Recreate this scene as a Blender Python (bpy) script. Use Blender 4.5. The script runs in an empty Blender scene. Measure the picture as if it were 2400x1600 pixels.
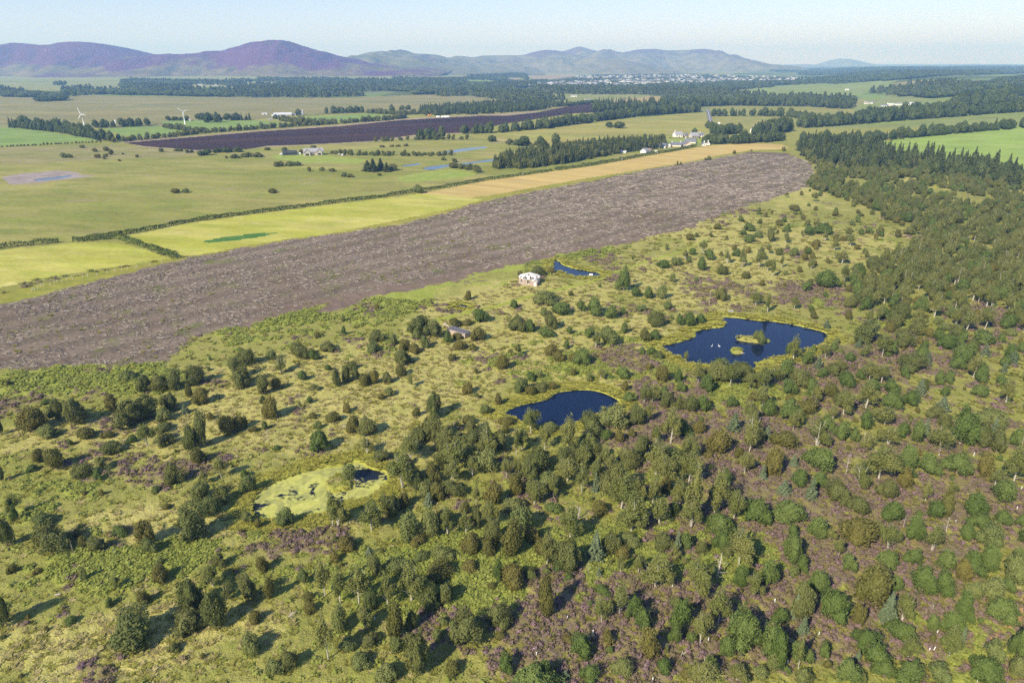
import bpy, bmesh, math, random
import numpy as np
from mathutils import Vector

random.seed(7); RNG = np.random.default_rng(11)
SC = bpy.context.scene
COL = SC.collection
R = math.radians

# ------------------------------------------------------------------ camera
CAM_H = 80.0
PITCH = R(22.2)
FOC = 1600.0                      # focal length in pixels of the 2400 wide photograph
cam_data = bpy.data.cameras.new("camera")
cam_data.sensor_width = 36.0
cam_data.lens = 36.0 * FOC / 2400.0
cam_data.clip_start = 1.0
cam_data.clip_end = 90000.0
cam = bpy.data.objects.new("camera", cam_data)
cam.location = (0, 0, CAM_H)
cam.rotation_euler = (R(90) - PITCH, 0, 0)
COL.objects.link(cam)
SC.camera = cam

# ------------------------------------------------------------------ sky and sun
SUN_EL, SUN_AZ = 37.0, 220.0      # azimuth clockwise from +Y: the sun stands behind the camera, to the left
world = bpy.data.worlds.new("World"); SC.world = world; world.use_nodes = True
wn = world.node_tree.nodes; wl = world.node_tree.links
bg = wn["Background"]
sky = wn.new("ShaderNodeTexSky"); sky.sky_type = 'NISHITA'; sky.sun_disc = False
sky.sun_elevation = R(SUN_EL); sky.sun_rotation = R(SUN_AZ)
sky.altitude = 200; sky.air_density = 1.0; sky.dust_density = 0.0; sky.ozone_density = 3.0
tint = wn.new("ShaderNodeMix"); tint.data_type = 'RGBA'; tint.blend_type = 'MULTIPLY'; tint.inputs[0].default_value = 1.0; tint.inputs[7].default_value = (1.0, .92, 1.2, 1)
wl.new(sky.outputs[0], tint.inputs[6]); wl.new(tint.outputs[2], bg.inputs[0]); bg.inputs[1].default_value = 0.106
sd = bpy.data.lights.new("sun", 'SUN'); sd.energy = 4.8; sd.angle = R(0.53); sd.color = (1.0, 0.94, 0.80)
sun = bpy.data.objects.new("sun", sd); COL.objects.link(sun)
sdir = Vector((math.sin(R(SUN_AZ)) * math.cos(R(SUN_EL)), math.cos(R(SUN_AZ)) * math.cos(R(SUN_EL)), math.sin(R(SUN_EL))))
sun.rotation_euler = sdir.to_track_quat('Z', 'Y').to_euler()
SC.view_settings.view_transform = 'Standard'; SC.view_settings.look = 'None'
SC.view_settings.gamma = 1.0; SC.view_settings.exposure = 0.52
SC.cycles.max_bounces = 5; SC.cycles.diffuse_bounces = 2; SC.cycles.glossy_bounces = 2
SC.cycles.transmission_bounces = 2; SC.cycles.transparent_max_bounces = 4; SC.cycles.volume_bounces = 2
SC.cycles.use_denoising = False
SC.cycles.caustics_reflective = False; SC.cycles.caustics_refractive = False
HAZE_DENSITY = 1.45e-4

# ------------------------------------------------------------------ helpers: projection, noise
cp, sp = math.cos(PITCH), math.sin(PITCH)
def proj(x, y, z):
    """world -> photograph pixel (2400 x 1600), depth"""
    x = np.asarray(x, float); y = np.asarray(y, float); z = np.asarray(z, float) - CAM_H
    d = y * cp - z * sp
    u = y * sp + z * cp
    d = np.where(d < 1.0, 1.0, d)
    return 1200 + FOC * x / d, 800 - FOC * u / d, d

def _h(ix, iy, s):
    n = (ix.astype(np.int64) * 374761393 + iy.astype(np.int64) * 668265263 + s * 974634777) & 0xffffffff
    n = ((n ^ (n >> 13)) * 1274126177) & 0xffffffff
    return ((n ^ (n >> 16)) & 0xffff) / 65535.0
def vnoise(x, y, s=0):
    x = np.asarray(x, float); y = np.asarray(y, float)
    fx = np.floor(x); fy = np.floor(y); ix = fx.astype(np.int64); iy = fy.astype(np.int64)
    tx = x - fx; ty = y - fy; tx = tx * tx * (3 - 2 * tx); ty = ty * ty * (3 - 2 * ty)
    a = _h(ix, iy, s); b = _h(ix + 1, iy, s); c = _h(ix, iy + 1, s); d = _h(ix + 1, iy + 1, s)
    return (a + (b - a) * tx) * (1 - ty) + (c + (d - c) * tx) * ty
def fbm(x, y, sc, o=4, s=0):
    v = 0; a = 1.0; t = 0; f = 1.0 / sc
    for k in range(o):
        v = v + a * vnoise(np.asarray(x) * f + 17.3 * k, np.asarray(y) * f - 9.1 * k, s + k); t += a; a *= 0.5; f *= 2.03
    return v / t
def smooth(a, b, v):
    t = np.clip((v - a) / (b - a), 0, 1); return t * t * (3 - 2 * t)

def pip(px, py, poly):
    poly = np.asarray(poly, float); inside = np.zeros(px.shape, bool)
    x0, y0 = poly.min(0); x1, y1 = poly.max(0)
    m = (px >= x0) & (px <= x1) & (py >= y0) & (py <= y1)
    if not m.any(): return inside
    qx = px[m]; qy = py[m]; r = np.zeros(qx.shape, bool)
    n = len(poly)
    for i in range(n):
        ax, ay = poly[i]; bx, by = poly[(i + 1) % n]
        if ay == by: continue
        c = ((ay > qy) != (by > qy)) & (qx < (bx - ax) * (qy - ay) / (by - ay) + ax)
        r ^= c
    inside[m] = r
    return inside

def flat_at(px, py, z=0.0):
    """pixel -> point of the plane at height z"""
    a = (np.asarray(px, float) - 1200) / FOC; b = (800 - np.asarray(py, float)) / FOC
    dy = cp + b * sp; dz = -sp + b * cp
    t = (z - CAM_H) / dz
    return a * t, dy * t

def spline(pts, per=6, closed=True):
    """Catmull-Rom through the points"""
    P = np.asarray(pts, float); n = len(P); out = []
    rng = range(n) if closed else range(n - 1)
    for i in rng:
        if closed: p0, p1, p2, p3 = P[(i - 1) % n], P[i], P[(i + 1) % n], P[(i + 2) % n]
        else: p0, p1, p2, p3 = P[max(i - 1, 0)], P[i], P[i + 1], P[min(i + 2, n - 1)]
        for k in range(per):
            t = k / per
            out.append(0.5 * ((2 * p1) + (-p0 + p2) * t + (2 * p0 - 5 * p1 + 4 * p2 - p3) * t * t + (-p0 + 3 * p1 - 3 * p2 + p3) * t ** 3))
    if not closed: out.append(P[-1])
    return np.array(out)

# ------------------------------------------------------------------ ponds (traced on the ground plane)
PONDS = {
 'island': [(1548,813),(1575,808),(1603,800),(1632,789),(1634,777),(1665,771),(1696,767),(1702,757),(1690,746),(1719,745),(1777,752),(1818,755),(1850,760),(1889,769),(1920,776),(1937,784),(1938,793),(1918,806),(1899,815),(1865,828),(1818,836),(1790,842),(1770,850),(1767,862),(1740,866),(1712,864),(1685,856),(1640,852),(1612,846),(1585,833)],
 'round': [(1184,970),(1215,953),(1259,943),(1286,936),(1307,922),(1337,917),(1378,915),(1412,922),(1439,934),(1449,945),(1430,956),(1405,970),(1361,985),(1310,998),(1259,995),(1228,988),(1208,977)],
 'duckweed': [(598,1175),(605,1160),(622,1147),(640,1135),(667,1126),(690,1115),(714,1108),(745,1101),(775,1097),(800,1094),(820,1086),(844,1087),(868,1101),(902,1108),(905,1123),(892,1138),(880,1155),(855,1166),(841,1171),(820,1170),(800,1178),(785,1190),(765,1201),(731,1206),(694,1208),(663,1214),(622,1216),(602,1205),(592,1190)],
 'hut': [(1300,614),(1307,612),(1317,621),(1330,626),(1344,630),(1378,636),(1405,641),(1405,645),(1395,648),(1378,648),(1341,646),(1324,638),(1312,636),(1303,637),(1297,634)],
 'pool': [(1072,716),(1082,714),(1094,716),(1100,720),(1088,722),(1075,720)],
 'sliver': [(1009,710),(1016,709),(1018,713),(1011,714)],
 'midwest': [(994,397),(1000,392),(1026,388),(1074,384),(1120,378),(1155,373),(1158,377),(1120,382),(1091,386),(1067,389),(1040,393),(1023,397)],
 'midnorth': [(1035,357),(1060,352),(1100,347),(1135,344),(1139,347),(1105,352),(1070,357),(1042,360)],
 'midsmall': [(944,388),(962,385),(982,383),(984,386),(965,389),(948,390)],
 'gravel': [(85,421),(110,417),(140,414),(165,411),(168,413),(140,419),(110,422),(88,424)],
}
ISLANDS = [  # centre px, half width px, half height px, angle, height m, pond
 (1764, 797, 40, 6.0, 11, 0.9), (1726, 823, 15, 7.0, 8, 1.0), (797, 1134, 36, 20, 12, 0.7), (820, 1110, 12, 8, 0, .5)]
pond_world = {}
for k, P in PONDS.items():
    Q = spline(P, 5)
    pond_world[k] = np.stack(flat_at(Q[:, 0], Q[:, 1], -0.25), 1)

def seg_dist(x, y, poly):
    best = np.full(x.shape, 1e9)
    n = len(poly)
    for i in range(n):
        a = poly[i]; b = poly[(i + 1) % n]; d = b - a; L = max(d @ d, 1e-9)
        t = np.clip(((x - a[0]) * d[0] + (y - a[1]) * d[1]) / L, 0, 1)
        best = np.minimum(best, (x - a[0] - t * d[0]) ** 2 + (y - a[1] - t * d[1]) ** 2)
    return np.sqrt(best)

def base_height(x, y):
    """terrain without ponds and without tussocks"""
    x = np.asarray(x, float); y = np.asarray(y, float)
    r = np.hypot(x, y)
    h = 22.0 * smooth(0, 420, x - 0.42 * y) * smooth(420, 1000, y)          # the slope on the right
    h = h + 10.0 * smooth(0, 700, x - 0.25 * y) * smooth(1300, 2600, y)
    h = h + 5.0 * (fbm(x, y, 260, 2, 5) - 0.5) * smooth(200, 290, r) * (1 - smooth(430, 520, r)) * (1 - smooth(-60, 0, x - 0.1 * y)) * smooth(0, 200, y)
    h = h + 14.0 * (fbm(x, y, 1400, 2, 9) - 0.45) * smooth(2200, 4200, r)
    return h

def basin(x, y, h):
    x = np.asarray(x, float); y = np.asarray(y, float); h = np.array(h, float)
    shp = h.shape; x = np.broadcast_to(x, shp); y = np.broadcast_to(y, shp)
    for k, P in pond_world.items():
        lo = P.min(0) - 4; hi = P.max(0) + 4
        m = (x > lo[0]) & (x < hi[0]) & (y > lo[1]) & (y < hi[1])
        if not m.any(): continue
        qx = x[m]; qy = y[m]
        d = seg_dist(qx, qy, P); ins = pip(qx, qy, P)
        sgn = np.where(ins, -d, d)
        depth = smooth(0.6, -0.5, sgn)
        hm = h[m]
        hm = hm * (1 - smooth(3.5, 0.6, sgn)) + np.where(sgn < 3.5, smooth(3.5, 0.6, sgn) * 0.05, 0)
        h[m] = hm - 1.3 * depth
    for (cx, cy, rx, ry, ang, hh) in ISLANDS:
        gx, gy = flat_at(cx, cy, -0.25)
        wx = rx * (gy * cp + CAM_H * sp) / FOC
        ex, ey = flat_at(cx, cy - ry, -0.25); wy = ey - gy
        a = R(ang); 
        dx = x - gx; dy = y - gy
        u = (dx * math.cos(a) - dy * math.sin(a)) / wx; v = (dx * math.sin(a) + dy * math.cos(a)) / wy
        q = np.sqrt(u * u + v * v) + 0.35 * (vnoise(x * 1.1, y * 1.1, 3) - 0.5)
        h = np.where(q < 1.2, np.maximum(h, hh * smooth(1.15, 0.55, q) - 1.0 * smooth(0.9, 1.2, q) - 0.1), h)
    return h
def ground_z(x, y):
    return basin(x, y, base_height(x, y))

def at(px, py):
    """pixel -> point on the terrain"""
    px = np.atleast_1d(np.asarray(px, float)); py = np.atleast_1d(np.asarray(py, float))
    z = np.zeros(px.shape)
    for k in range(14):
        x, y = flat_at(px, py, z)
        z = 0.5 * z + 0.5 * base_height(x, y)
    x, y = flat_at(px, py, z)
    return x, y, base_height(x, y)

# ------------------------------------------------------------------ helpers: objects, materials
def tag(o, label=None, cat=None, group=None, kind=None):
    if label: o['label'] = label
    if cat: o['category'] = cat
    if group: o['group'] = group
    if kind: o['kind'] = kind
    return o

def mesh_np(name, V, F, mat, smooth_shade=False, attrs=None, midx=None):
    """V (n,3); F (m,k) uniform faces"""
    me = bpy.data.meshes.new(name)
    V = np.asarray(V, np.float32); F = np.asarray(F, np.int32); k = F.shape[1]
    me.vertices.add(len(V)); me.vertices.foreach_set("co", V.ravel())
    me.loops.add(F.size); me.loops.foreach_set("vertex_index", F.ravel())
    me.polygons.add(len(F)); me.polygons.foreach_set("loop_start", np.arange(0, F.size, k, dtype=np.int32))
    me.polygons.foreach_set("use_smooth", np.full(len(F), bool(smooth_shade)))
    for m in (mat if isinstance(mat, list) else [mat]): me.materials.append(m)
    if midx is not None: me.polygons.foreach_set("material_index", np.asarray(midx, np.int32))
    if attrs:
        for an, av in attrs.items():
            if av.ndim == 2:
                a = me.attributes.new(an, 'FLOAT_COLOR', 'POINT'); a.data.foreach_set("color", np.asarray(av, np.float32).ravel())
            else:
                a = me.attributes.new(an, 'FLOAT', 'POINT'); a.data.foreach_set("value", np.asarray(av, np.float32))
    me.update(calc_edges=True)
    return me

def new_obj(name, data, parent=None, loc=None):
    o = bpy.data.objects.new(name, data); COL.objects.link(o)
    if parent is not None: o.parent = parent
    if loc is not None: o.location = loc
    return o

class MB:
    """collects boxes, prisms and tubes into one mesh"""
    def __init__(s): s.v = []; s.f = []
    def add(s, V, F):
        b = len(s.v); s.v += [tuple(map(float, p)) for p in V]; s.f += [tuple(b + i for i in f) for f in F]; return s
    def box(s, x0, x1, y0, y1, z0, z1):
        return s.add([(x0,y0,z0),(x1,y0,z0),(x1,y1,z0),(x0,y1,z0),(x0,y0,z1),(x1,y0,z1),(x1,y1,z1),(x0,y1,z1)],
                     [(0,3,2,1),(4,5,6,7),(0,1,5,4),(1,2,6,5),(2,3,7,6),(3,0,4,7)])
    def tube(s, pts, rad, n=6, cap=True):
        P = [Vector(p) for p in pts]; rings = []
        for i, p in enumerate(P):
            d = (P[min(i + 1, len(P) - 1)] - P[max(i - 1, 0)])
            d = d.normalized() if d.length > 1e-9 else Vector((0, 0, 1))
            a = d.cross(Vector((0.3, 1, 0.1))).normalized(); b = d.cross(a).normalized()
            rings.append([p + (a * math.cos(2 * math.pi * k / n) + b * math.sin(2 * math.pi * k / n)) * rad[i] for k in range(n)])
        V = [q for r in rings for q in r]
        F = [(i * n + k, i * n + (k + 1) % n, (i + 1) * n + (k + 1) % n, (i + 1) * n + k) for i in range(len(P) - 1) for k in range(n)]
        if cap: F += [tuple(range(n)), tuple(range((len(P) - 1) * n, len(P) * n))[::-1]]
        return s.add(V, F)
    def mesh(s, name, mat, sm=False):
        me = bpy.data.meshes.new(name); me.from_pydata(s.v, [], s.f); me.materials.append(mat)
        if sm: me.polygons.foreach_set("use_smooth", [True] * len(me.polygons))
        me.update(); return me
    def build(s, name, mat, parent=None, sm=False):
        return new_obj(name, s.mesh(name, mat, sm), parent)

def mat_new(name):
    m = bpy.data.materials.new(name); m.use_nodes = True
    nt = m.node_tree; nt.nodes.clear()
    out = nt.nodes.new("ShaderNodeOutputMaterial")
    return m, nt, out
def N(nt, t, **kw):
    n = nt.nodes.new(t)
    for k, v in kw.items(): setattr(n, k, v)
    return n
def noise(nt, vec, scale, detail=3, rough=0.55, dist=0.0):
    n = N(nt, "ShaderNodeTexNoise"); n.inputs['Scale'].default_value = scale
    n.inputs['Detail'].default_value = detail; n.inputs['Roughness'].default_value = rough
    n.inputs['Distortion'].default_value = dist
    nt.links.new(vec, n.inputs['Vector']); return n.outputs['Fac']
def ramp(nt, fac, lo, hi):
    n = N(nt, "ShaderNodeMapRange", interpolation_type='SMOOTHSTEP'); n.inputs[1].default_value = lo; n.inputs[2].default_value = hi
    nt.links.new(fac, n.inputs[0]); return n.outputs[0]
def mix(nt, fac, a, b, bt='MIX'):
    n = N(nt, "ShaderNodeMix", data_type='RGBA', blend_type=bt)
    for sock, v in ((n.inputs[0], fac), (n.inputs[6], a), (n.inputs[7], b)):
        if isinstance(v, (int, float)): sock.default_value = v
        elif isinstance(v, tuple): sock.default_value = (*v, 1.0)
        else: nt.links.new(v, sock)
    return n.outputs[2]
def math_n(nt, op, a, b=0.0):
    n = N(nt, "ShaderNodeMath", operation=op)
    for i, v in enumerate((a, b)):
        if isinstance(v, (int, float)): n.inputs[i].default_value = v
        else: nt.links.new(v, n.inputs[i])
    return n.outputs[0]
def principled(nt, out, col, rough=0.9, spec=0.15, bump=None, bstr=0.5, bdist=0.3):
    p = N(nt, "ShaderNodeBsdfPrincipled"); p.inputs['Roughness'].default_value = rough
    p.inputs['Specular IOR Level'].default_value = spec
    if isinstance(col, tuple): p.inputs['Base Color'].default_value = (*col, 1)
    else: nt.links.new(col, p.inputs['Base Color'])
    if bump is not None:
        b = N(nt, "ShaderNodeBump"); b.inputs['Strength'].default_value = bstr; b.inputs['Distance'].default_value = bdist
        nt.links.new(bump, b.inputs['Height']); nt.links.new(b.outputs[0], p.inputs['Normal'])
    nt.links.new(p.outputs[0], out.inputs['Surface']); return p
def geo_pos(nt, sx=1, sy=1, sz=1, rot=0):
    g = N(nt, "ShaderNodeNewGeometry")
    m = N(nt, "ShaderNodeMapping"); m.inputs['Scale'].default_value = (sx, sy, sz); m.inputs['Rotation'].default_value = (0, 0, rot)
    nt.links.new(g.outputs['Position'], m.inputs['Vector']); return m.outputs[0]

def simple_mat(name, col, rough=0.7, spec=0.3, var=0.15, scale=2.0):
    m, nt, out = mat_new(name)
    p = geo_pos(nt); f = noise(nt, p, scale, 4)
    c = mix(nt, ramp(nt, f, 0.3, 0.7), tuple(v * (1 - var) for v in col), tuple(min(1, v * (1 + var)) for v in col))
    principled(nt, out, c, rough, spec, f, 0.15, 0.05); return m

def field_mat(name, a, b, c, big=60.0, mid=6.0, fine=0.8, rot=0.0, aniso=1.0, amt_c=0.35, bstr=0.5, d=None):
    """turf or crop: a/b vary over `big` metres, c comes in patches of `mid` metres, fine tufts on top"""
    m, nt, out = mat_new(name)
    # rotation only works before an anisotropic scale, so two mappings
    g = N(nt, "ShaderNodeNewGeometry")
    m1 = N(nt, "ShaderNodeMapping"); m1.inputs['Rotation'].default_value = (0, 0, rot); nt.links.new(g.outputs['Position'], m1.inputs['Vector'])
    m2 = N(nt, "ShaderNodeMapping"); m2.inputs['Scale'].default_value = (1.0 / aniso, 1.0, 1.0); nt.links.new(m1.outputs[0], m2.inputs['Vector'])
    p = m2.outputs[0]
    f1 = noise(nt, p, 1.0 / big, 4, 0.6); f2 = noise(nt, p, 1.0 / mid, 4, 0.6); f3 = noise(nt, p, 1.0 / fine, 3, 0.6)
    col = mix(nt, ramp(nt, f1, 0.35, 0.65), a, b)
    col = mix(nt, math_n(nt, 'MULTIPLY', ramp(nt, f2, 0.45, 0.7), amt_c * 2), col, c)
    if d is not None:
        f4 = noise(nt, p, 1.0 / (big * 0.35), 5, 0.65); col = mix(nt, ramp(nt, f4, 0.58, 0.68), col, d)
    col = mix(nt, 0.45, col, mix(nt, ramp(nt, f3, 0.3, 0.7), (0.45, 0.45, 0.45), (1.5, 1.5, 1.5)), 'MULTIPLY') if False else col
    hs = N(nt, "ShaderNodeHueSaturation"); nt.links.new(col, hs.inputs['Color'])
    f5 = noise(nt, p, 1.0 / (mid * 1.7), 5, 0.7)
    nt.links.new(math_n(nt, 'ADD', math_n(nt, 'MULTIPLY', f5, 0.95), math_n(nt, 'ADD', math_n(nt, 'MULTIPLY', f3, 0.7), 0.17)), hs.inputs['Value'])
    principled(nt, out, hs.outputs[0], 0.95, 0.08, f3, bstr, fine * 0.35); return m
# ------------------------------------------------------------------ ground: one polar sheet from the photographer's feet to the horizon
NAZ = 1150
az = np.concatenate([np.linspace(-180, -51, 22)[:-1], np.linspace(-51, 51, NAZ), np.linspace(51, 180, 22)[1:]])
al = np.concatenate([np.array([88, 80, 72, 66, 60, 56]), np.linspace(53, 8, 640), np.linspace(8, 0.9, 260)[1:], np.geomspace(0.9, 0.14, 50)[1:]])
rr = CAM_H / np.tan(np.radians(al))
A, RR = np.meshgrid(np.radians(az), rr)
GX = RR * np.sin(A); GY = RR * np.cos(A)
GZ0 = base_height(GX, GY)
GZ = basin(GX, GY, GZ0)
NR, NC = GX.shape
PX, PY, PD = proj(GX, GY, GZ0)

# --- cover of the moss: where heather, bracken, pale dry grass and lush pond-side sedge grow (world-space patches)
def blob_sum(blobs, x, y):
    v = np.zeros(np.shape(x))
    for (cx, cy, rx, ry, w) in blobs:
        gx, gy = flat_at(cx, cy); d = gy * cp + CAM_H * sp
        wx = rx * d / FOC; e1, ey = flat_at(cx, cy - ry); e2, ey2 = flat_at(cx, cy + ry); wy = (ey - ey2) / 2
        q = ((x - gx) / wx) ** 2 + ((y - gy) / wy) ** 2
        v = v + w * np.exp(-q * 0.8)
    return v
HEATHER = [(350,1110,110,35,.5),(680,1065,120,22,.45),(440,1300,100,35,.36),(650,1285,200,30,.28),(1290,1440,170,90,.8),(1230,1350,80,40,.4),(1500,1000,110,80,.75),
 (1950,830,70,45,.9),(1880,690,100,28,.9),(2320,745,110,40,.7),(1480,832,50,32,.7),(1400,610,35,12,.6),(1440,655,40,12,.6),(990,668,120,12,.5),(830,720,80,30,.6),
 (110,940,110,16,.5),(230,925,60,12,.4),(1700,1000,300,130,.45),(2150,1050,350,170,.42),(1800,1300,400,200,.34),(2200,1400,300,250,.5),(2250,900,200,120,.5),(2100,1230,200,120,.3),(1950,1520,250,80,.3),(1500,1500,300,120,.5),(1730,1120,120,60,.5),
 (520,760,90,40,.45),(700,700,60,25,.4),(1560,660,120,30,.3),(1700,730,120,20,.5),(2290,1170,120,50,.5),(1060,1480,160,60,.4),(500,1090,60,20,.5),(1700,480,70,16,.5),(2150,400,60,14,.4)]
BRACKEN = [(900,725,60,25,.9),(960,690,70,22,.9),(1060,655,90,18,.9),(1180,625,90,16,.9),(1340,590,90,16,.9),(150,895,190,32,.9),(330,880,120,20,.6),(600,770,120,35,.55),(700,735,80,20,.6),
 (220,1320,260,50,.55),(900,1360,280,60,.7),(1150,1290,280,70,.6),(1400,1330,220,90,.6),(1440,860,160,55,.55),(1650,1180,160,90,.5),(2000,1350,300,110,.45),(2250,1500,180,100,.6),(1560,1160,120,80,.6),
 (700,1480,160,60,.5),(1960,700,60,18,.6),(1900,775,80,16,.5),(2330,850,90,20,.4),(560,1040,60,20,.3),(400,1300,150,40,.3),(1750,900,150,50,.3)]
STRAW = [(950,870,330,120,.75),(1280,760,260,80,.7),(1800,560,330,110,.75),(100,1530,330,70,.6),(420,1470,250,60,.45),(270,1230,170,40,.6),(1200,670,200,30,.6),(1000,715,70,20,.8),(1500,640,160,40,.6),
 (560,960,250,70,.45),(100,1000,200,50,.35),(2150,425,120,14,.8),(1850,440,80,25,.8),(1280,1420,40,20,.5),(700,880,200,60,.5)]
def cover(x, y):
    wob = fbm(x, y, 14, 4, 31) - 0.5; fine = fbm(x, y, 2.6, 3, 37) - 0.5; wob2 = fbm(x, y, 34, 3, 77) - 0.5
    he = smooth(0.40, 0.62, blob_sum(HEATHER, x, y) + 1.5 * wob + 1.15 * fine + 0.06)
    br = smooth(0.38, 0.62, blob_sum(BRACKEN, x, y) + 1.3 * (fbm(x, y, 18, 4, 47) - 0.5) + 0.9 * (fbm(x, y, 3.2, 3, 41) - 0.5) + 0.05)
    st = smooth(0.30, 0.75, blob_sum(STRAW, x, y) + 1.3 * wob2 + 0.9 * (fbm(x, y, 7.0, 4, 53) - 0.5) + 0.05)
    return he, br * (1 - 0.75 * he), st * (1 - he) * (1 - 0.6 * br)
near = (RR < 620) & (GY > 0)
he = np.zeros(GX.shape); br = np.zeros(GX.shape); st = np.zeros(GX.shape); lush = np.zeros(GX.shape)
he[near], br[near], st[near] = cover(GX[near], GY[near])
def lushness(x, y):
    v = np.zeros(x.shape)
    for k, w in (('island', 4.5), ('round', 4.0), ('duckweed', 3.5), ('hut', 4.0), ('pool', 2.0)):
        P = pond_world[k]; lo = P.min(0) - 12; hi = P.max(0) + 12
        m = (x > lo[0]) & (x < hi[0]) & (y > lo[1]) & (y < hi[1])
        if m.any(): v[m] = np.maximum(v[m], smooth(w + 2.5, w - 1, seg_dist(x[m], y[m], P) + 3 * (fbm(x[m], y[m], 4, 3, 61) - .5)))
    return v
lush[near] = lushness(GX[near], GY[near])
he *= 1 - lush; br *= 1 - lush; st *= 1 - lush
# tussocks and hummocks: real relief of the near moss
amp = np.where(near, 1.0, 0.0) * smooth(420, 120, RR)
inpond = GZ < GZ0 - 0.15
GZ = GZ + np.where(inpond, 0.1, 1.0) * amp * (0.34 * (fbm(GX, GY, 1.5, 2, 71) - 0.5) + 0.35 * (fbm(GX, GY, 6.0, 2, 73) - 0.5) * (1 - lush) + 0.22 * he + 0.2 * br)
GV = np.stack([GX, GY, GZ], 2).reshape(-1, 3)
ATTR = {'cover': np.stack([he, br, st, lush], 2).reshape(-1, 4)}

# --- region polygons in the photograph, later ones win
def m_moor():
    m, nt, out = mat_new("moss_vegetation")
    at_ = N(nt, "ShaderNodeAttribute", attribute_name='cover')
    sep = N(nt, "ShaderNodeSeparateColor"); nt.links.new(at_.outputs['Color'], sep.inputs[0])
    H, B, S, L = sep.outputs[0], sep.outputs[1], sep.outputs[2], at_.outputs['Alpha']
    p = geo_pos(nt)
    big = noise(nt, p, 0.018, 4, 0.6); mid = noise(nt, p, 0.16, 4, 0.6); fi = noise(nt, p, 1.3, 4, 0.65); vf = noise(nt, p, 4.2, 3, 0.6)
    base = mix(nt, ramp(nt, big, .38, .62), (.245, .245, .058), (.29, .272, .078))
    base = mix(nt, ramp(nt, mid, .45, .7), base, (.225, .24, .05))
    base = mix(nt, ramp(nt, fi, .52, .75), base, (.34, .30, .10))
    straw = mix(nt, ramp(nt, mid, .35, .65), (.42, .37, .12), (.355, .33, .09)); straw = mix(nt, ramp(nt, fi, .5, .72), straw, (.48, .42, .18))
    base = mix(nt, S, base, straw)
    brk = mix(nt, ramp(nt, mid, .35, .65), (.265, .30, .055), (.32, .34, .07)); brk = mix(nt, ramp(nt, fi, .5, .75), brk, (.22, .27, .04))
    base = mix(nt, B, base, brk)
    hea = mix(nt, ramp(nt, fi, .42, .66), (.18, .155, .06), (.23, .165, .14)); hea = mix(nt, ramp(nt, mid, .42, .64), hea, (.26, .22, .08))
    base = mix(nt, H, base, hea)
    lsh = mix(nt, ramp(nt, fi, .35, .65), (.27, .275, .045), (.39, .37, .07))
    base = mix(nt, L, base, lsh)
    hs = N(nt, "ShaderNodeHueSaturation"); nt.links.new(base, hs.inputs['Color'])
    nt.links.new(math_n(nt, 'ADD', math_n(nt, 'MULTIPLY', vf, 1.1), 0.58), hs.inputs['Value'])
    hgt = math_n(nt, 'ADD', math_n(nt, 'MULTIPLY', fi, 1.4), vf)
    principled(nt, out, hs.outputs[0], 1.0, 0.03, hgt, 0.85, 0.28); return m

def m_brash():
    m, nt, out = mat_new("felled_brash")
    g = N(nt, "ShaderNodeNewGeometry")
    m1 = N(nt, "ShaderNodeMapping"); m1.inputs['Rotation'].default_value = (0, 0, R(8)); nt.links.new(g.outputs['Position'], m1.inputs['Vector'])
    m2 = N(nt, "ShaderNodeMapping"); m2.inputs['Scale'].default_value = (0.8, 1, 1); nt.links.new(m1.outputs[0], m2.inputs['Vector'])
    p = g.outputs['Position']; q = m2.outputs[0]
    ax, ay = flat_at(300, 640); ex, ey = flat_at(1500, 400); ang = math.atan2(float(ey - ay), float(ex - ax))
    r1 = N(nt, "ShaderNodeMapping"); r1.inputs['Rotation'].default_value = (0, 0, -ang); nt.links.new(g.outputs['Position'], r1.inputs['Vector'])
    wv = N(nt, "ShaderNodeTexWave", bands_direction='Y'); wv.inputs['Scale'].default_value = .024; wv.inputs['Distortion'].default_value = 2.5; wv.inputs['Detail'].default_value = 3; wv.inputs['Detail Scale'].default_value = .6; nt.links.new(r1.outputs[0], wv.inputs['Vector'])
    big = noise(nt, p, 0.02, 5, 0.6); mid = noise(nt, p, 0.11, 5, 0.65); st_ = noise(nt, q, 1.6, 5, 0.75, 0.2); fi = noise(nt, q, 4.0, 4, 0.75, 0.2)
    c = mix(nt, ramp(nt, big, .36, .64), (.205, .155, .108), (.27, .212, .158))
    c = mix(nt, ramp(nt, mid, .52, .68), c, (.20, .185, .075))
    c = mix(nt, ramp(nt, noise(nt, p, 0.05, 4, .6), .6, .68), c, (.17, .19, .05))
    c = mix(nt, ramp(nt, st_, .48, .62), c, (.13, .10, .08))
    c = mix(nt, ramp(nt, fi, .58, .72), c, (.31, .255, .215))
    c = mix(nt, math_n(nt, 'MULTIPLY', ramp(nt, wv.outputs['Fac'], .2, .9), .42), c, (.10, .078, .055))
    principled(nt, out, c, 1.0, 0.05, st_, 0.5, 0.35); return m

def m_far():
    m, nt, out = mat_new("far_farmland")
    p = geo_pos(nt, 1, 1, 1)
    v = N(nt, "ShaderNodeTexVoronoi", feature='F1'); v.inputs['Scale'].default_value = 0.0032; nt.links.new(p, v.inputs['Vector'])
    s = N(nt, "ShaderNodeSeparateColor"); nt.links.new(v.outputs['Color'], s.inputs[0])
    c = mix(nt, ramp(nt, s.outputs[0], .3, .5), (.21, .23, .08), (.16, .22, .06))
    c = mix(nt, ramp(nt, s.outputs[1], .72, .76), c, (.36, .28, .12))
    c = mix(nt, ramp(nt, s.outputs[2], .7, .75), c, (.10, .13, .04))
    f = noise(nt, p, 0.004, 6, .65); c = mix(nt, ramp(nt, f, .55, .68), c, (.20, .19, .10))
    principled(nt, out, c, 1.0, 0.05); return m

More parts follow.
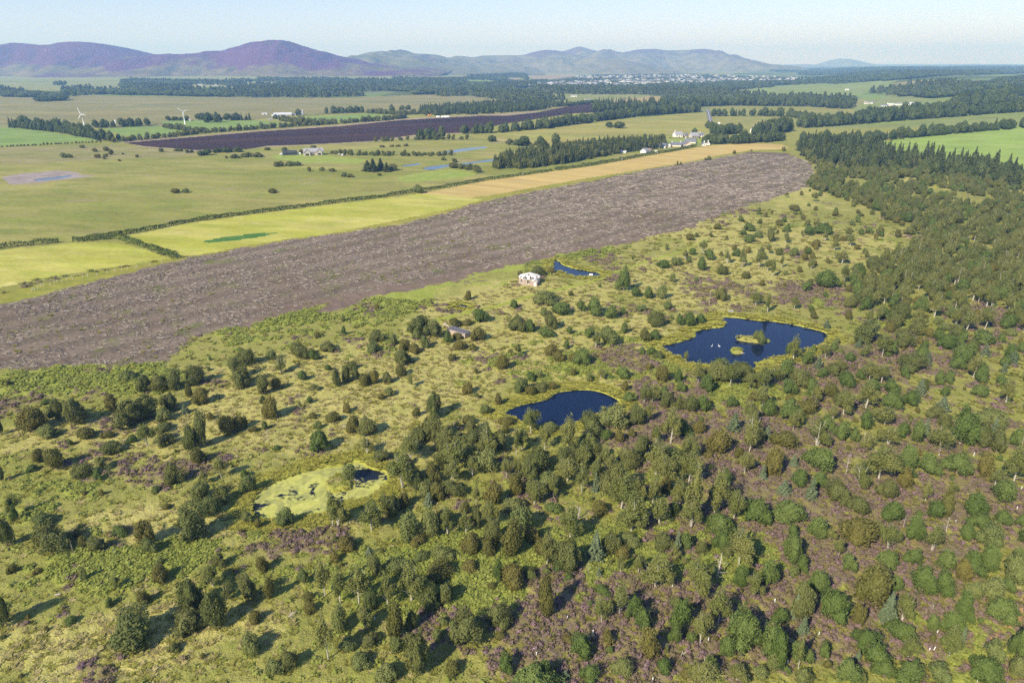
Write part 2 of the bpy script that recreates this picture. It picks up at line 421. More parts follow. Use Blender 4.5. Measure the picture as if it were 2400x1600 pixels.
MOOR = m_moor(); BRASH = m_brash(); FARM = m_far()
ROUGH = field_mat("rough_pasture", (.24, .245, .055), (.33, .295, .09), (.20, .23, .045), 70, 14, 1.6, R(10), 2.6, .45, d=(.31, .26, .12))
ROUGHL = field_mat("dry_moor_grass", (.30, .265, .11), (.245, .235, .075), (.20, .20, .05), 40, 8, 0.9, R(5), 2.5, .3, d=(.23, .18, .12))
HEATH = field_mat("heath_grass", (.255, .225, .085), (.22, .215, .085), (.31, .26, .12), 170, 40, 3, R(3), 3.0, .35, d=(.19, .20, .07))
OCHRE = field_mat("ochre_pasture", (.36, .31, .09), (.30, .29, .075), (.23, .25, .055), 90, 26, 2, R(12), 2.5, .3, d=(.42, .33, .15))
GREEN = field_mat("green_pasture", (.19, .28, .065), (.22, .30, .075), (.26, .31, .09), 60, 15, 1.5, 0, 1.5, .3)
BRIGHT = field_mat("bright_ley", (.25, .345, .065), (.28, .37, .08), (.31, .365, .10), 80, 14, 1.2, R(20), 2, .3)
PEAT = field_mat("milled_peat", (.036, .021, .026), (.054, .028, .028), (.085, .045, .035), 90, 22, 1.5, R(-24), 14.0, .35, bstr=.3)
PEATEDGE = field_mat("dry_peat_margin", (.38, .30, .18), (.30, .24, .14), (.25, .22, .10), 20, 6, 1.0)
HAY = field_mat("hay_meadow", (.38, .38, .055), (.47, .43, .11), (.31, .35, .045), 34, 9, 0.8, R(12), 3.0, .35, d=(.52, .46, .17))
HAYDRY = field_mat("unmown_field_edge", (.30, .27, .05), (.24, .25, .04), (.36, .30, .07), 20, 6, 0.8, R(10), 2.0, .35)
BARLEY = field_mat("barley_stubble", (.53, .385, .135), (.47, .35, .12), (.58, .44, .17), 50, 10, 1.0, R(33), 12.0, .4, bstr=.25)
RUSH = field_mat("rush_patch", (.06, .16, .03), (.09, .19, .04), (.12, .2, .04), 6, 2, .5)
GRAVEL = field_mat("bare_grey_peat", (.30, .25, .22), (.36, .30, .27), (.24, .20, .16), 20, 6, .8)
SLOPE = field_mat("hill_pasture", (.225, .25, .08), (.27, .26, .10), (.20, .25, .08), 300, 120, 20, 0, 1.5, .3, d=(.30, .27, .13))
TOWNG = field_mat("town_ground", (.12, .14, .07), (.16, .16, .11), (.10, .12, .06), 120, 40, 10)
LAWN = field_mat("lawn", (.27, .33, .06), (.31, .34, .08), (.23, .31, .05), 12, 4, .6)
BRKM = field_mat("yellow_green_clearing", (.34, .33, .06), (.42, .38, .10), (.25, .30, .04), 14, 5, .8)  # ground of the open patch in the wood, in yellow-green tones
EDGEHEATH = field_mat("heather_strip", (.185, .13, .10), (.215, .155, .12), (.16, .14, .06), 14, 4, .7)
PATHG = field_mat("mown_track", (.31, .34, .055), (.27, .30, .045), (.37, .35, .07), 10, 4, .5, bstr=.2)
PATHO = field_mat("worn_peat_path", (.40, .25, .11), (.34, .22, .09), (.30, .27, .08), 8, 2, .4, bstr=.3)
def ribbon(pts, hw):
    return [(x, y - h) for (x, y), h in zip(pts, hw)] + [(x + h * .6, y + h) for (x, y), h in list(zip(pts, hw))[::-1]]
X0, X1 = -2500, 5000
REG = [
 ('far_farmland_ground', FARM, 0, [(X0,100),(X1,100),(X1,262),(2400,262),(1660,262),(1500,275),(1400,262),(X0,262)]),
 ('hill_foot_pasture_ground', SLOPE, 0, [(X0,160),(1780,160),(1700,178),(1230,178),(1100,186),(800,190),(640,205),(400,215),(150,228),(X0,228)]),
 ('heath_plain_ground', HEATH, 2, [(X0,228),(0,228),(150,224),(400,227),(800,229),(1010,221),(1060,225),(1160,226),(1400,232),(1420,248),(1300,262),(1100,262),(900,262),(700,270),(400,300),(X0,305)]),
 ('rough_field_ground', field_mat("upland_pasture", (.24, .26, .08), (.27, .26, .10), (.21, .26, .07), 120, 40, 6), 0, [(1160,222),(1450,217),(1560,214),(1500,230),(1400,240),(1330,245),(1260,243),(1160,228)]),
 ('valley_pasture_ground', field_mat("valley_pasture", (.24, .28, .08), (.21, .27, .07), (.27, .27, .09), 150, 40, 6), 0, [(1650,222),(1750,209),(1890,197),(2060,183),(2110,184),(2080,203),(2035,215),(1990,235),(1830,240),(1650,240)]),
 ('right_upland_ground', field_mat("mixed_upland", (.22, .27, .07), (.25, .26, .09), (.19, .25, .06), 120, 30, 6), 0, [(2035,228),(2200,205),(2500,160),(X1,160),(X1,300),(2100,300),(1650,300),(1650,262),(2000,255)]),
 ('hillside_ley_ground', BRIGHT, 0, [(2216,238),(2300,219),(2400,198),(2700,180),(2700,210),(2400,216),(2300,230),(2240,244)]),
 ('bright_field_ground', BRIGHT, 1, [(2060,334),(2144,320),(2208,314),(2400,296),(2900,262),(3100,290),(3100,520),(2420,420),(2300,398),(2160,376),(2080,360)]),
 ('small_ley_ground', GREEN, 0, [(1975,226),(2060,222),(2080,228),(2040,233),(1985,233)]),
 ('roadside_pasture_ground', ROUGH, 0, [(1664,250),(1800,244),(1990,252),(2010,264),(1870,300),(1672,302),(1662,275)]),
 ('rough_pasture_ground', ROUGH, 3, [(X0,305),(0,345),(250,332),(300,332),(460,352),(700,340),(870,330),(1090,310),(1300,330),(1500,325),(1700,330),(1850,345),(1600,360),(1300,400),(990,450),(600,505),(300,560),(0,590),(X0,720)]),
 ('dry_moor_ground', ROUGHL, 4, [(X0,300),(0,345),(240,340),(420,352),(480,366),(300,372),(60,385),(X0,430)]),
 ('pasture_ground', GREEN, 0, [(X0,290),(0,298),(34,300),(102,307),(190,321),(240,330),(120,337),(0,345),(X0,360)]),
 ('pasture_ground', GREEN, 0, [(236,304),(300,298),(374,296),(459,309),(400,318),(300,320)]),
 ('pasture_ground', GREEN, 0, [(374,286),(420,282),(578,281),(690,290),(629,300),(544,306),(476,304),(391,292)]),
 ('pasture_ground', GREEN, 0, [(650,281),(700,275),(800,270),(863,266),(945,272),(900,280),(819,285),(700,288)]),
 ('ochre_pasture_ground', OCHRE, 2, [(1100,320),(1258,304),(1500,276),(1655,264),(1660,300),(1664,330),(1500,330),(1320,345),(1200,335)]),
 ('peat_margin_ground', PEATEDGE, 0, [(285,334),(296,330),(459,318),(612,305),(800,292),(938,278),(1135,268),(1258,261),(1262,268),(1091,312),(1040,316),(870,333),(629,345),(459,354),(330,344)]),
 ('peat_field_ground', PEAT, 1, [(290,335),(459,321),(612,308),(800,296),(938,282),(1135,271),(1193,271),(1258,264),(1329,250),(1380,241),(1404,250),(1520,252),(1500,260),(1346,266),(1258,279),(1176,292),(1091,311),(979,315),(870,331),(700,340),(629,342),(578,350),(459,352),(340,343)]),
 ('far_green_ground', GREEN, 0, [(1094,188),(1140,186),(1188,191),(1184,196),(1100,197)]),
 ('far_green_ground', GREEN, 0, [(1176,253),(1240,252),(1242,257),(1190,258)]),
 ('far_stubble_ground', PEATEDGE, 0, [(1186,183),(1215,183),(1232,190),(1215,193),(1195,190)]),
 ('far_stubble_ground', PEATEDGE, 0, [(1156,209),(1250,208),(1256,213),(1165,214)]),
 ('far_stubble_ground', PEATEDGE, 0, [(1240,176),(1346,175),(1350,184),(1290,190),(1250,186)]),
 ('far_stubble_ground', PEATEDGE, 0, [(2290,226),(2400,208),(2700,190),(2700,200),(2400,220),(2300,232)]),
 ('town_ground', TOWNG, 0, [(1220,195),(1340,180),(1400,174),(1650,175),(1760,184),(1890,186),(1700,200),(1500,208),(1230,204)]),
 ('green_knoll_ground', LAWN, 3, [(930,415),(1000,402),(1060,396),(1100,402),(1120,408),(1080,418),(950,428)]),
 ('lawn_ground', LAWN, 1, [(635,364),(700,358),(780,366),(860,374),(840,384),(720,382),(650,374)]),
 ('lawn_ground', LAWN, 0, [(1566,325),(1662,325),(1664,336),(1560,338)]),
 ('green_strip_ground', ROUGH, 2, [(1100,420),(1200,395),(1400,362),(1500,352),(1600,345),(1506,366),(1400,386),(1293,400),(1140,422)]),
 ('bare_peat_ground', GRAVEL, 2, [(0,416),(51,407),(136,400),(177,403),(190,410),(225,412),(170,419),(102,427),(27,433)]),
 ('unmown_strip_ground', HAYDRY, 2, [(X0,790),(0,690),(90,665),(310,622),(420,604),(700,552),(900,520),(1100,465),(1300,425),(1500,385),(1700,352),(1850,345),(1860,362),(1500,415),(1240,460),(1140,480),(936,535),(680,570),(425,616),(150,684),(0,722),(X0,830)]),
 ('barley_field_ground', BARLEY, 1, [(980,455),(1140,424),(1293,402),(1400,388),(1506,368),(1630,347),(1668,341),(1761,335),(1834,339),(1850,346),(1834,350),(1761,352),(1698,362),(1655,371),(1591,383),(1500,398),(1400,414),(1293,432),(1174,454),(1099,464),(1038,458)]),
 ('hay_meadow_ground', HAY, 1, [(279,558),(442,523),(646,496),(800,477),(980,455),(1038,457),(1099,463),(1130,468),(1086,482),(1038,494),(936,515),(800,543),(680,559),(578,576),(510,590),(430,602),(347,579)]),
 ('hay_meadow_ground', HAY, 1, [(X0,760),(-300,620),(0,586),(170,570),(272,568),(340,585),(401,606),(306,621),(204,635),(85,655),(0,674),(X0,800)]),
 ('rush_ground', RUSH, 1, [(475,566),(520,556),(600,547),(650,546),(610,555),(540,565),(490,570)]),
 ('felled_wood_ground', BRASH, 5, [(X0,860),(0,714),(68,700),(153,676),(238,656),(340,630),(425,608),(544,586),(680,562),(800,546),(936,527),(1038,500),(1140,471),(1242,451),(1400,422),(1506,400),(1655,375),(1761,356),(1846,359),(1902,384),(1910,421),(1885,440),(1825,462),(1761,481),(1655,515),(1600,536),(1480,563),(1344,587),(1208,614),(1089,641),(953,669),(800,694),(680,723),(544,767),(459,788),(391,850),(289,859),(136,858),(0,869),(X0,960)]),
 ('heather_edge_ground', EDGEHEATH, 5, [(800,690),(953,660),(1089,634),(1208,607),(1344,580),(1480,558),(1600,534),(1640,520),(1640,530),(1480,567),(1344,593),(1208,621),(1089,650),(953,682),(860,700),(800,730),(740,735)]),
 ('heather_edge_ground', EDGEHEATH, 4, [(560,758),(680,712),(800,690),(800,702),(690,730),(560,770)]),
 ('path', PATHG, 0, ribbon([(1010,752),(1060,742),(1118,728),(1174,714),(1230,698),(1276,684),(1330,673),(1378,663),(1420,648),(1463,629),(1530,609),(1600,588),(1640,569),(1668,556)], [4,4,3.5,3,3,3,3,3,2.6,2.4,2.2,2,1.6,1.3])),
 ('footpath', PATHO, 1, ribbon([(2440,1350),(2400,1386),(2388,1404),(2390,1428),(2388,1446),(2361,1470),(2325,1503),(2290,1540)], [9,9,8,8,8,7,6,2])),
 ('clearing_ground', BRKM, 3, [(2100,428),(2160,420),(2260,420),(2266,436),(2200,441),(2120,440)]),
]
FI = (np.arange(NR - 1)[:, None] * NC + np.arange(NC - 1)[None, :])
cx = (GX[:-1, :-1] + GX[1:, 1:]) / 2; cy = (GY[:-1, :-1] + GY[1:, 1:]) / 2; cz = (GZ0[:-1, :-1] + GZ0[1:, 1:]) / 2
jx = (fbm(cx, cy, 5, 3, 3) - .5); jy = (fbm(cx, cy, 5, 3, 4) - .5)
cr = np.hypot(cx, cy)
reg = np.zeros(cx.shape, np.int32)
front = cy > 5
cache = {}
for i, (nm, mt, jit, poly) in enumerate(REG):
    if jit not in cache:
        cache[jit] = proj(cx + jx * jit * 1.6, cy + jy * jit * 1.6, cz)[:2]
    qx, qy = cache[jit]
    reg[front & pip(qx, qy, poly)] = i + 1
reg[(cr > 2500) & (reg == 0)] = 1
names = ['moss_ground'] + [r[0] for r in REG]; mats = [MOOR] + [r[1] for r in REG]
FQ = np.stack([FI, FI + NC, FI + NC + 1, FI + 1], 2).reshape(-1, 4)[:, ::-1]
regf = reg.ravel()
groups = {}
for i, nm in enumerate(names): groups.setdefault((nm, mats[i].name), []).append(i)
for (nm, _), ids in groups.items():
    sel = np.isin(regf, ids)
    if not sel.any(): continue
    F = FQ[sel]; used, inv = np.unique(F, return_inverse=True); F = inv.reshape(F.shape)
    V = GV[used]
    # centre the object's origin on its own ground
    me = mesh_np(nm, V, F, mats[ids[0]], True, {'cover': ATTR['cover'][used]} if nm == 'moss_ground' else None)
    tag(new_obj(nm, me), kind='structure')
# disc under the camera
mb = MB(); n = 48; r0 = rr[0]
mb.add([(r0 * math.sin(2 * math.pi * k / n), r0 * math.cos(2 * math.pi * k / n), 0) for k in range(n)], [tuple(range(n))[::-1]])
tag(mb.build('near_ground', MOOR), kind='structure')

# ------------------------------------------------------------------ water
def water_mat(name, col, dw=False, rough=0.03, wav=0.25):
    m, nt, out = mat_new(name)
    p = geo_pos(nt)
    w1 = noise(nt, p, 1.1, 3, .6); 
    pr = principled(nt, out, col, rough, 0.5, w1, wav, 0.03); pr.inputs['IOR'].default_value = 1.333
    if dw:
        f = noise(nt, p, .16, 6, .62, .6); g = noise(nt, p, 1.1, 4, .6); s = N(nt, "ShaderNodeSeparateXYZ"); nt.links.new(p, s.inputs[0])
        gx, gy = flat_at(862, 1112)
        # open water towards the far right bank
        dx = math_n(nt, 'SUBTRACT', s.outputs[0], float(gx)); dy = math_n(nt, 'SUBTRACT', s.outputs[1], float(gy))
        d2 = math_n(nt, 'SQRT', math_n(nt, 'ADD', math_n(nt, 'MULTIPLY', dx, dx), math_n(nt, 'MULTIPLY', math_n(nt, 'MULTIPLY', dy, dy), .7)))
        v = math_n(nt, 'ADD', f, math_n(nt, 'MULTIPLY', ramp(nt, d2, .3, 4.8), .24))
        v = math_n(nt, 'ADD', v, math_n(nt, 'MULTIPLY', math_n(nt, 'SUBTRACT', g, .5), .42))
        cov = ramp(nt, v, .60, .68); murk = ramp(nt, noise(nt, p, .28, 5, .65, .8), .42, .62)
        b2 = N(nt, "ShaderNodeBsdfPrincipled"); b2.inputs['Roughness'].default_value = .8; b2.inputs['Specular IOR Level'].default_value = .15
        cc = mix(nt, ramp(nt, g, .3, .7), (.42, .43, .085), (.54, .52, .15)); cc = mix(nt, math_n(nt, 'MULTIPLY', murk, .55), cc, (.17, .18, .085)); nt.links.new(cc, b2.inputs['Base Color'])
        ms = N(nt, "ShaderNodeMixShader"); nt.links.new(cov, ms.inputs[0]); nt.links.new(pr.outputs[0], ms.inputs[1]); nt.links.new(b2.outputs[0], ms.inputs[2])
        nt.links.new(ms.outputs[0], out.inputs['Surface'])
    return m
WAT = water_mat("sky_tinted_water", (.004, .012, .04)); WATD = water_mat("duckweed_water", (.012, .016, .02), True, wav=.1)  # blue of the reflected sky is mixed into WAT's base colour
def offset_poly(P, d):
    P = np.asarray(P); Q = []
    area = 0.5 * np.sum(P[:, 0] * np.roll(P[:, 1], -1) - np.roll(P[:, 0], -1) * P[:, 1]); s = 1 if area > 0 else -1
    for i in range(len(P)):
        t = P[(i + 1) % len(P)] - P[i - 1]; L = np.hypot(*t) + 1e-9
        Q.append(P[i] + s * d * np.array([t[1], -t[0]]) / L)
    return np.array(Q), s
for k, P in pond_world.items():
    d = 0.7 if k in ('island', 'round', 'duckweed', 'hut') else 1.2
    Q, s = offset_poly(P, d)
    if s < 0: Q = Q[::-1]
    me = bpy.data.meshes.new(k); me.from_pydata([(float(a), float(b), -0.25) for a, b in Q], [], [tuple(range(len(Q)))]); me.materials.append(WATD if k == 'duckweed' else WAT)
    nmw = {'island': 'island_pond_water', 'round': 'round_pond_water', 'duckweed': 'duckweed_pond_water', 'hut': 'hut_pond_water'}.get(k, 'pool_water')
    tag(new_obj(nmw, me), kind='structure')

# ------------------------------------------------------------------ hills
def hill_mat(name, heather, grass, pale, hz, lo=.3):
    m, nt, out = mat_new(name)
    p = geo_pos(nt); s = N(nt, "ShaderNodeSeparateXYZ"); nt.links.new(p, s.inputs[0])
    f = noise(nt, p, .0022, 6, .6); g = noise(nt, p, .008, 8, .75)
    hgt = N(nt, "ShaderNodeMapRange"); hgt.inputs[1].default_value = 20; hgt.inputs[2].default_value = hz; nt.links.new(s.outputs[2], hgt.inputs[0])
    v = math_n(nt, 'ADD', hgt.outputs[0], math_n(nt, 'MULTIPLY', math_n(nt, 'SUBTRACT', f, .5), 1.5))
    c = mix(nt, ramp(nt, g, .4, .62), grass, pale)
    c = mix(nt, ramp(nt, v, lo, lo + .18), c, heather)
    c = mix(nt, ramp(nt, g, .56, .7), c, tuple(x * .6 for x in grass))
    c = mix(nt, ramp(nt, noise(nt, p, .015, 4, .7), .66, .74), c, (.34, .24, .24))
    principled(nt, out, c, 1.0, .05, g, .6, 30); return m
def hill(name, D, pts, foot, back, mat, seed, spur=1.0):
    """ridge at depth D (metres along +Y) with the outline pts in the photograph; foot/back: metres to the front and rear foot"""
    pts = np.array(pts, float); xs = np.arange(pts[0, 0], pts[-1, 0] + .1, 3.0)
    ys = np.interp(xs, pts[:, 0], pts[:, 1])
    k = np.ones(3) / 3; ys[1:-1] = np.convolve(ys, k, 'valid')
    a = (xs - 1200) / FOC; b = (800 - ys) / FOC
    t = D / (cp + b * sp); X = a * t; Z = CAM_H + (-sp + b * cp) * t
    nt_ = 70; tt = np.concatenate([np.linspace(-1, 0, nt_), np.linspace(0, 1, 20)[1:]])
    XX, T = np.meshgrid(X, tt); ZR = np.meshgrid(Z, tt)[0]
    YY = D + np.where(T < 0, T * foot, T * back) 
    prof = np.where(T < 0, smooth(-1, 0.08, T) ** 0.9 / smooth(-1, .08, 0.0) ** .9, 1 - smooth(0, 1, T))
    env = np.clip(-T * (1 + T) * 4, 0, 1)
    big = fbm(XX + 300 * fbm(XX, YY, 900, 2, seed + 9), YY * .45, 620, 5, seed) - .5
    ZZ = ZR * prof + env * spur * (big * (1.3 * ZR + 40) * 1.3 + (np.abs(fbm(XX, YY * .5, 330, 4, seed + 40) - .5) - .12) * .55 * (ZR + 40))
    ZZ = ZZ - 12 * (np.abs(T) > .98)
    YW = YY
    V = np.stack([XX, YW, ZZ], 2).reshape(-1, 3); nr, nc = XX.shape
    FI = np.arange(nr - 1)[:, None] * nc + np.arange(nc - 1)[None, :]
    F = np.stack([FI, FI + 1, FI + nc + 1, FI + nc], 2).reshape(-1, 4)
    tag(new_obj(name, mesh_np(name, V, F, mat, True)), kind='structure')
HM1 = hill_mat("heather_hill", (.115, .038, .10), (.12, .10, .045), (.22, .17, .09), 270, .02)
HM2 = hill_mat("grass_hill", (.11, .075, .09), (.14, .14, .055), (.22, .20, .10), 420, .35)
HM3 = hill_mat("pale_hill", (.14, .10, .10), (.15, .145, .06), (.25, .22, .12), 400, .3)
hill('hills', 5300, [(-700,150),(-500,118),(-200,125),(-60,112),(0,106),(27,100),(51,103),(82,106),(116,105),(136,100),(163,98),(190,98),(211,102),(245,113),(279,123),(313,130),(340,133.5),(374,131),(435,131),(493,127),(544,124.5),(571,116),(605,104),(629,101),(653,100.5),(680,106),(714,114),(748,124),(800,134),(850,142),(930,152),(1000,160),(1060,166)], 1050, 2500, HM1, 1)
hill('hills', 6800, [(600,150),(700,142),(809,135.5),(836,131),(870,122),(897,120),(918,122),(935,116),(948,118),(972,127),(1006,127),(1033,131),(1060,139),(1120,147),(1200,155),(1260,162)], 2100, 2500, HM2, 2)
hill('hills', 7800, [(960,150),(1060,140),(1108,135),(1132,130.5),(1176,130),(1224,130),(1251,122),(1278,117),(1305,118.5),(1326,123),(1360,130),(1420,140),(1500,150),(1560,158)], 2500, 2500, HM3, 3)
hill('hills', 9000, [(1260,135),(1326,122),(1353,117),(1373,122),(1414,126),(1445,129),(1500,134),(1560,145)], 2000, 2500, HM3, 4)
hill('hills', 8400, [(1330,152),(1380,136),(1442,129),(1464,122.5),(1498,116),(1536,115),(1561,118.5),(1612,117.4),(1642,121),(1672,136),(1697,141),(1723,147),(1761,153),(1790,157)], 2600, 2500, HM3, 5)
hill('hills', 13000, [(1935,157),(1948,153),(1957,143),(1967,138),(1980,138),(1995,139),(2016,145),(2038,151),(2063,154),(2085,157)], 1200, 1500, HM3, 6, .3)
hill('hills', 12500, [(1840,157),(1859,154),(1880,150.5),(1910,154),(1935,157)], 1000, 1500, HM3, 7, .3)
hill('hills', 13000, [(1600,156),(1760,154),(1900,153.5),(2000,155),(2100,152.5),(2200,153.5),(2300,150.5),(2400,152),(2600,151),(2900,152)], 2500, 3000, HM2, 8, .5)
# ------------------------------------------------------------------ plants: materials
def leaf_mat(name, a, b, trans=.25, spec=.12, nz=.35):
    m, nt, out = mat_new(name)
    oi = N(nt, "ShaderNodeObjectInfo")
    p = geo_pos(nt); f = noise(nt, p, nz, 3, .6); g = noise(nt, p, 2.2, 2, .5)
    k = math_n(nt, 'ADD', math_n(nt, 'MULTIPLY', oi.outputs['Random'], .65), math_n(nt, 'MULTIPLY', f, .5))
    c = mix(nt, ramp(nt, k, .15, .95), a, b)
    hs = N(nt, "ShaderNodeHueSaturation"); nt.links.new(c, hs.inputs['Color'])
    nt.links.new(math_n(nt, 'ADD', math_n(nt, 'MULTIPLY', g, .8), .6), hs.inputs['Value'])
    d = N(nt, "ShaderNodeBsdfPrincipled"); d.inputs['Roughness'].default_value = .55; d.inputs['Specular IOR Level'].default_value = spec
    t = N(nt, "ShaderNodeBsdfTranslucent"); ms = N(nt, "ShaderNodeMixShader"); ms.inputs[0].default_value = trans
    nt.links.new(hs.outputs[0], d.inputs['Base Color']); nt.links.new(hs.outputs[0], t.inputs['Color'])
    nt.links.new(d.outputs[0], ms.inputs[1]); nt.links.new(t.outputs[0], ms.inputs[2]); nt.links.new(ms.outputs[0], out.inputs['Surface'])
    return m
L_BIRCH = leaf_mat("birch_leaves", (.20, .225, .06), (.285, .285, .085), .35)
L_BROAD = leaf_mat("dark_leaves", (.15, .172, .052), (.21, .215, .068), .3)
L_OLIVE = leaf_mat("olive_leaves", (.17, .17, .045), (.23, .20, .055), .3)
L_WILLOW = leaf_mat("willow_leaves", (.20, .24, .075), (.27, .29, .095), .35)
L_PINE = leaf_mat("pine_needles", (.12, .17, .04), (.175, .225, .06), .25)
L_SPRUCE = leaf_mat("blue_needles", (.14, .18, .09), (.20, .24, .13), .15)
L_FIR = leaf_mat("dark_needles", (.10, .13, .05), (.16, .19, .07), .2)
L_FAR = leaf_mat("far_leaves", (.08, .11, .035), (.13, .16, .05), .2, nz=.03)
L_HEDGE = leaf_mat("hedge_leaves", (.08, .11, .02), (.13, .16, .035), .2)
BARK_W = simple_mat("birch_bark", (.50, .46, .38), .7, .2, .25, 6)
BARK_B = simple_mat("brown_bark", (.24, .17, .115), .9, .1, .25, 5)
BARK_G = simple_mat("dead_wood", (.50, .44, .36), .9, .1, .2, 5)

def rand_unit(n, rng):
    v = rng.normal(size=(n, 3)); return v / np.linalg.norm(v, axis=1)[:, None]
def leaf_quads(C, Nn, size, rng, aspect=1.0):
    """leaf sprays: C centres, Nn normals, size (n,)"""
    n = len(C); t = rand_unit(n, rng); u = np.cross(Nn, t); u /= np.linalg.norm(u, axis=1)[:, None] + 1e-9; w = np.cross(Nn, u)
    s = size[:, None]; j = 0.75 + 0.5 * rng.random((4, n, 1))
    V = np.stack([C - u * s * j[0], C - w * s * aspect * j[1], C + u * s * j[2], C + w * s * aspect * j[3]], 1).reshape(-1, 3)
    F = np.arange(4 * n).reshape(n, 4); return V, F
def clumps(cent, rad, per, size, rng, flat=1.0, out_bias=.75, inner=.35):
    """leaf sprays on the shells of many small clumps"""
    Cs = []; Ns = []; Ss = []
    for c, r in zip(cent, rad):
        k = max(6, int(per * (r ** 2)))
        d = rand_unit(k, rng); d[:, 2] = np.where(rng.random(k) < .35, np.abs(d[:, 2]), d[:, 2])
        q = r * (1 - inner * rng.random((k, 1)) ** 1.5); p = c + d * q * np.array([1, 1, flat])
        nn = d * out_bias + rand_unit(k, rng) * .55; nn /= np.linalg.norm(nn, axis=1)[:, None]
        Cs.append(p); Ns.append(nn); Ss.append(size * (.7 + .6 * rng.random(k)))
    return leaf_quads(np.concatenate(Cs), np.concatenate(Ns), np.concatenate(Ss), rng)

PROTO = {}
def add_proto(kind, crown, trunk, W, H):
    PROTO.setdefault(kind, []).append((crown, trunk, W, H))
def crown_mesh(name, V, F, mat): return mesh_np(name, V, F, mat, False)

def lumpy(seed, W, H, low, size, cover, K=26, sig=.34, amp=.26, egg=.0, core=.8, rag=.14, out=1.0, sag=.0, big=.12):
    """one rounded crown: a lobed surface covered in leaf sprays, with a leafy core so that only its edge is open"""
    rng = np.random.default_rng(seed); rx = W / 2; rz = H * (1 - low) / 2; cz = H * low + rz
    C = rand_unit(K, rng); ca = .45 + .55 * rng.random(K); B = rand_unit(4, rng); ba = big * (.4 + .6 * rng.random(4))
    def surf(d):
        q = 2 * (1 - d @ C.T); e = np.exp(-q / sig ** 2) * ca; k = e.argmax(1); w = e.max(1)
        r = 1 - amp * .8 + amp * w + (np.clip(d @ B.T, 0, 1) ** 2 * ba).sum(1) - big * .5
        nn = d + (d - C[k]) / sig * (w * .75)[:, None]; return r, nn / np.linalg.norm(nn, axis=1)[:, None]
    def pos(d, r):
        e = 1 - egg * d[:, 2]; return np.stack([d[:, 0] * rx * r * e, d[:, 1] * rx * r * e, cz + d[:, 2] * rz * r - sag * (1 - d[:, 2] ** 2) * rz], 1)
    n = int(4 * math.pi * ((rx * rx + 2 * rx * rz) / 3) * cover / (2 * size * size)); d = rand_unit(n, rng); r, nn = surf(d)
    P = pos(d, r * (1.04 - rag * rng.random(n) ** 1.3 + .10 * rng.random(n) ** 3)); nn = nn * out + rng.normal(size=(n, 3)) * .5; nn /= np.linalg.norm(nn, axis=1)[:, None]
    V, F = leaf_quads(P, nn, size * (.65 + .7 * rng.random(n)), rng)
    th = np.linspace(.05, math.pi - .05, 12); ph = np.linspace(0, 2 * math.pi, 19)[:-1]; T, Q = np.meshgrid(th, ph, indexing='ij')
    dd = np.stack([np.sin(T) * np.cos(Q), np.sin(T) * np.sin(Q), np.cos(T)], 2).reshape(-1, 3); rr_, _ = surf(dd); PC = pos(dd, rr_ * core)
    i, j = np.meshgrid(np.arange(11), np.arange(18), indexing='ij'); FC = np.stack([i * 18 + j, (i + 1) * 18 + j, (i + 1) * 18 + (j + 1) % 18, i * 18 + (j + 1) % 18], 2).reshape(-1, 4)
    PC = PC + rng.normal(size=PC.shape) * .05 * rx
    return np.concatenate([V, PC]), np.concatenate([F, FC + len(V)])

def mk_birch(seed, H=9.0, W=5.0, thin=False):
    rng = np.random.default_rng(seed); rd = random.Random(seed)
    stems = 1 if thin else rd.choice([1, 2, 2, 3]); tb = MB()
    for s in range(stems):
        a = rd.uniform(0, 6.28); lean = rd.uniform(.04, .12) if stems > 1 else rd.uniform(0, .05); pts = []; rad = []
        for i in range(8):
            t = i / 7; pts.append((math.cos(a) * (.12 * (stems > 1) + lean * H * t) + .15 * math.sin(3 * t + s), math.sin(a) * (.12 * (stems > 1) + lean * H * t) + .12 * math.cos(4 * t), H * .93 * t * (1 - .07 * s)))
            rad.append(.12 * (1 - t) ** .8 + .015)
        tb.tube(pts, rad, 6)
        for b in range(7):
            t = rd.uniform(.2, .8); i = min(int(t * 7), 6); p = Vector(pts[i]); aa = rd.uniform(0, 6.28); L = W * .42 * rd.uniform(.6, 1)
            e = p + Vector((math.cos(aa) * L, math.sin(aa) * L, L * .8)); tb.tube([p, p.lerp(e, .5) + Vector((0, 0, .1)), e], [.03, .02, .01], 4, False)
    Vs = []; Fs = []; b0 = 0; low = rd.uniform(.16, .28); parts = [(0, 0, low, .78 if not thin else .62, 1.0)]
    for k in range(4 if not thin else 3):
        a = rd.uniform(0, 6.28); r = W * rd.uniform(.2, .34); z0 = rd.uniform(.18, .5); parts.append((math.cos(a) * r, math.sin(a) * r, z0, rd.uniform(.42, .58), z0 + rd.uniform(.28, .42)))
    for k, (x, y, z0, ws, z1) in enumerate(parts):
        V, F = lumpy(seed * 7 + k, W * ws, H * (z1 - z0), 0, .115, .64 if k == 0 else .76, 15, .42, .55, .16 if k == 0 else .1, .38, .55, .7, big=.45)
        V = V + np.array([x, y, H * z0]); Vs.append(V); Fs.append(F + b0); b0 += len(V)
    V = np.concatenate(Vs); F = np.concatenate(Fs); V[:, 2] = np.maximum(V[:, 2], .1 * H)
    add_proto('b', crown_mesh('birch_crown', V, F, L_BIRCH), tb.mesh('birch_trunk', BARK_W), W * 1.0, H)

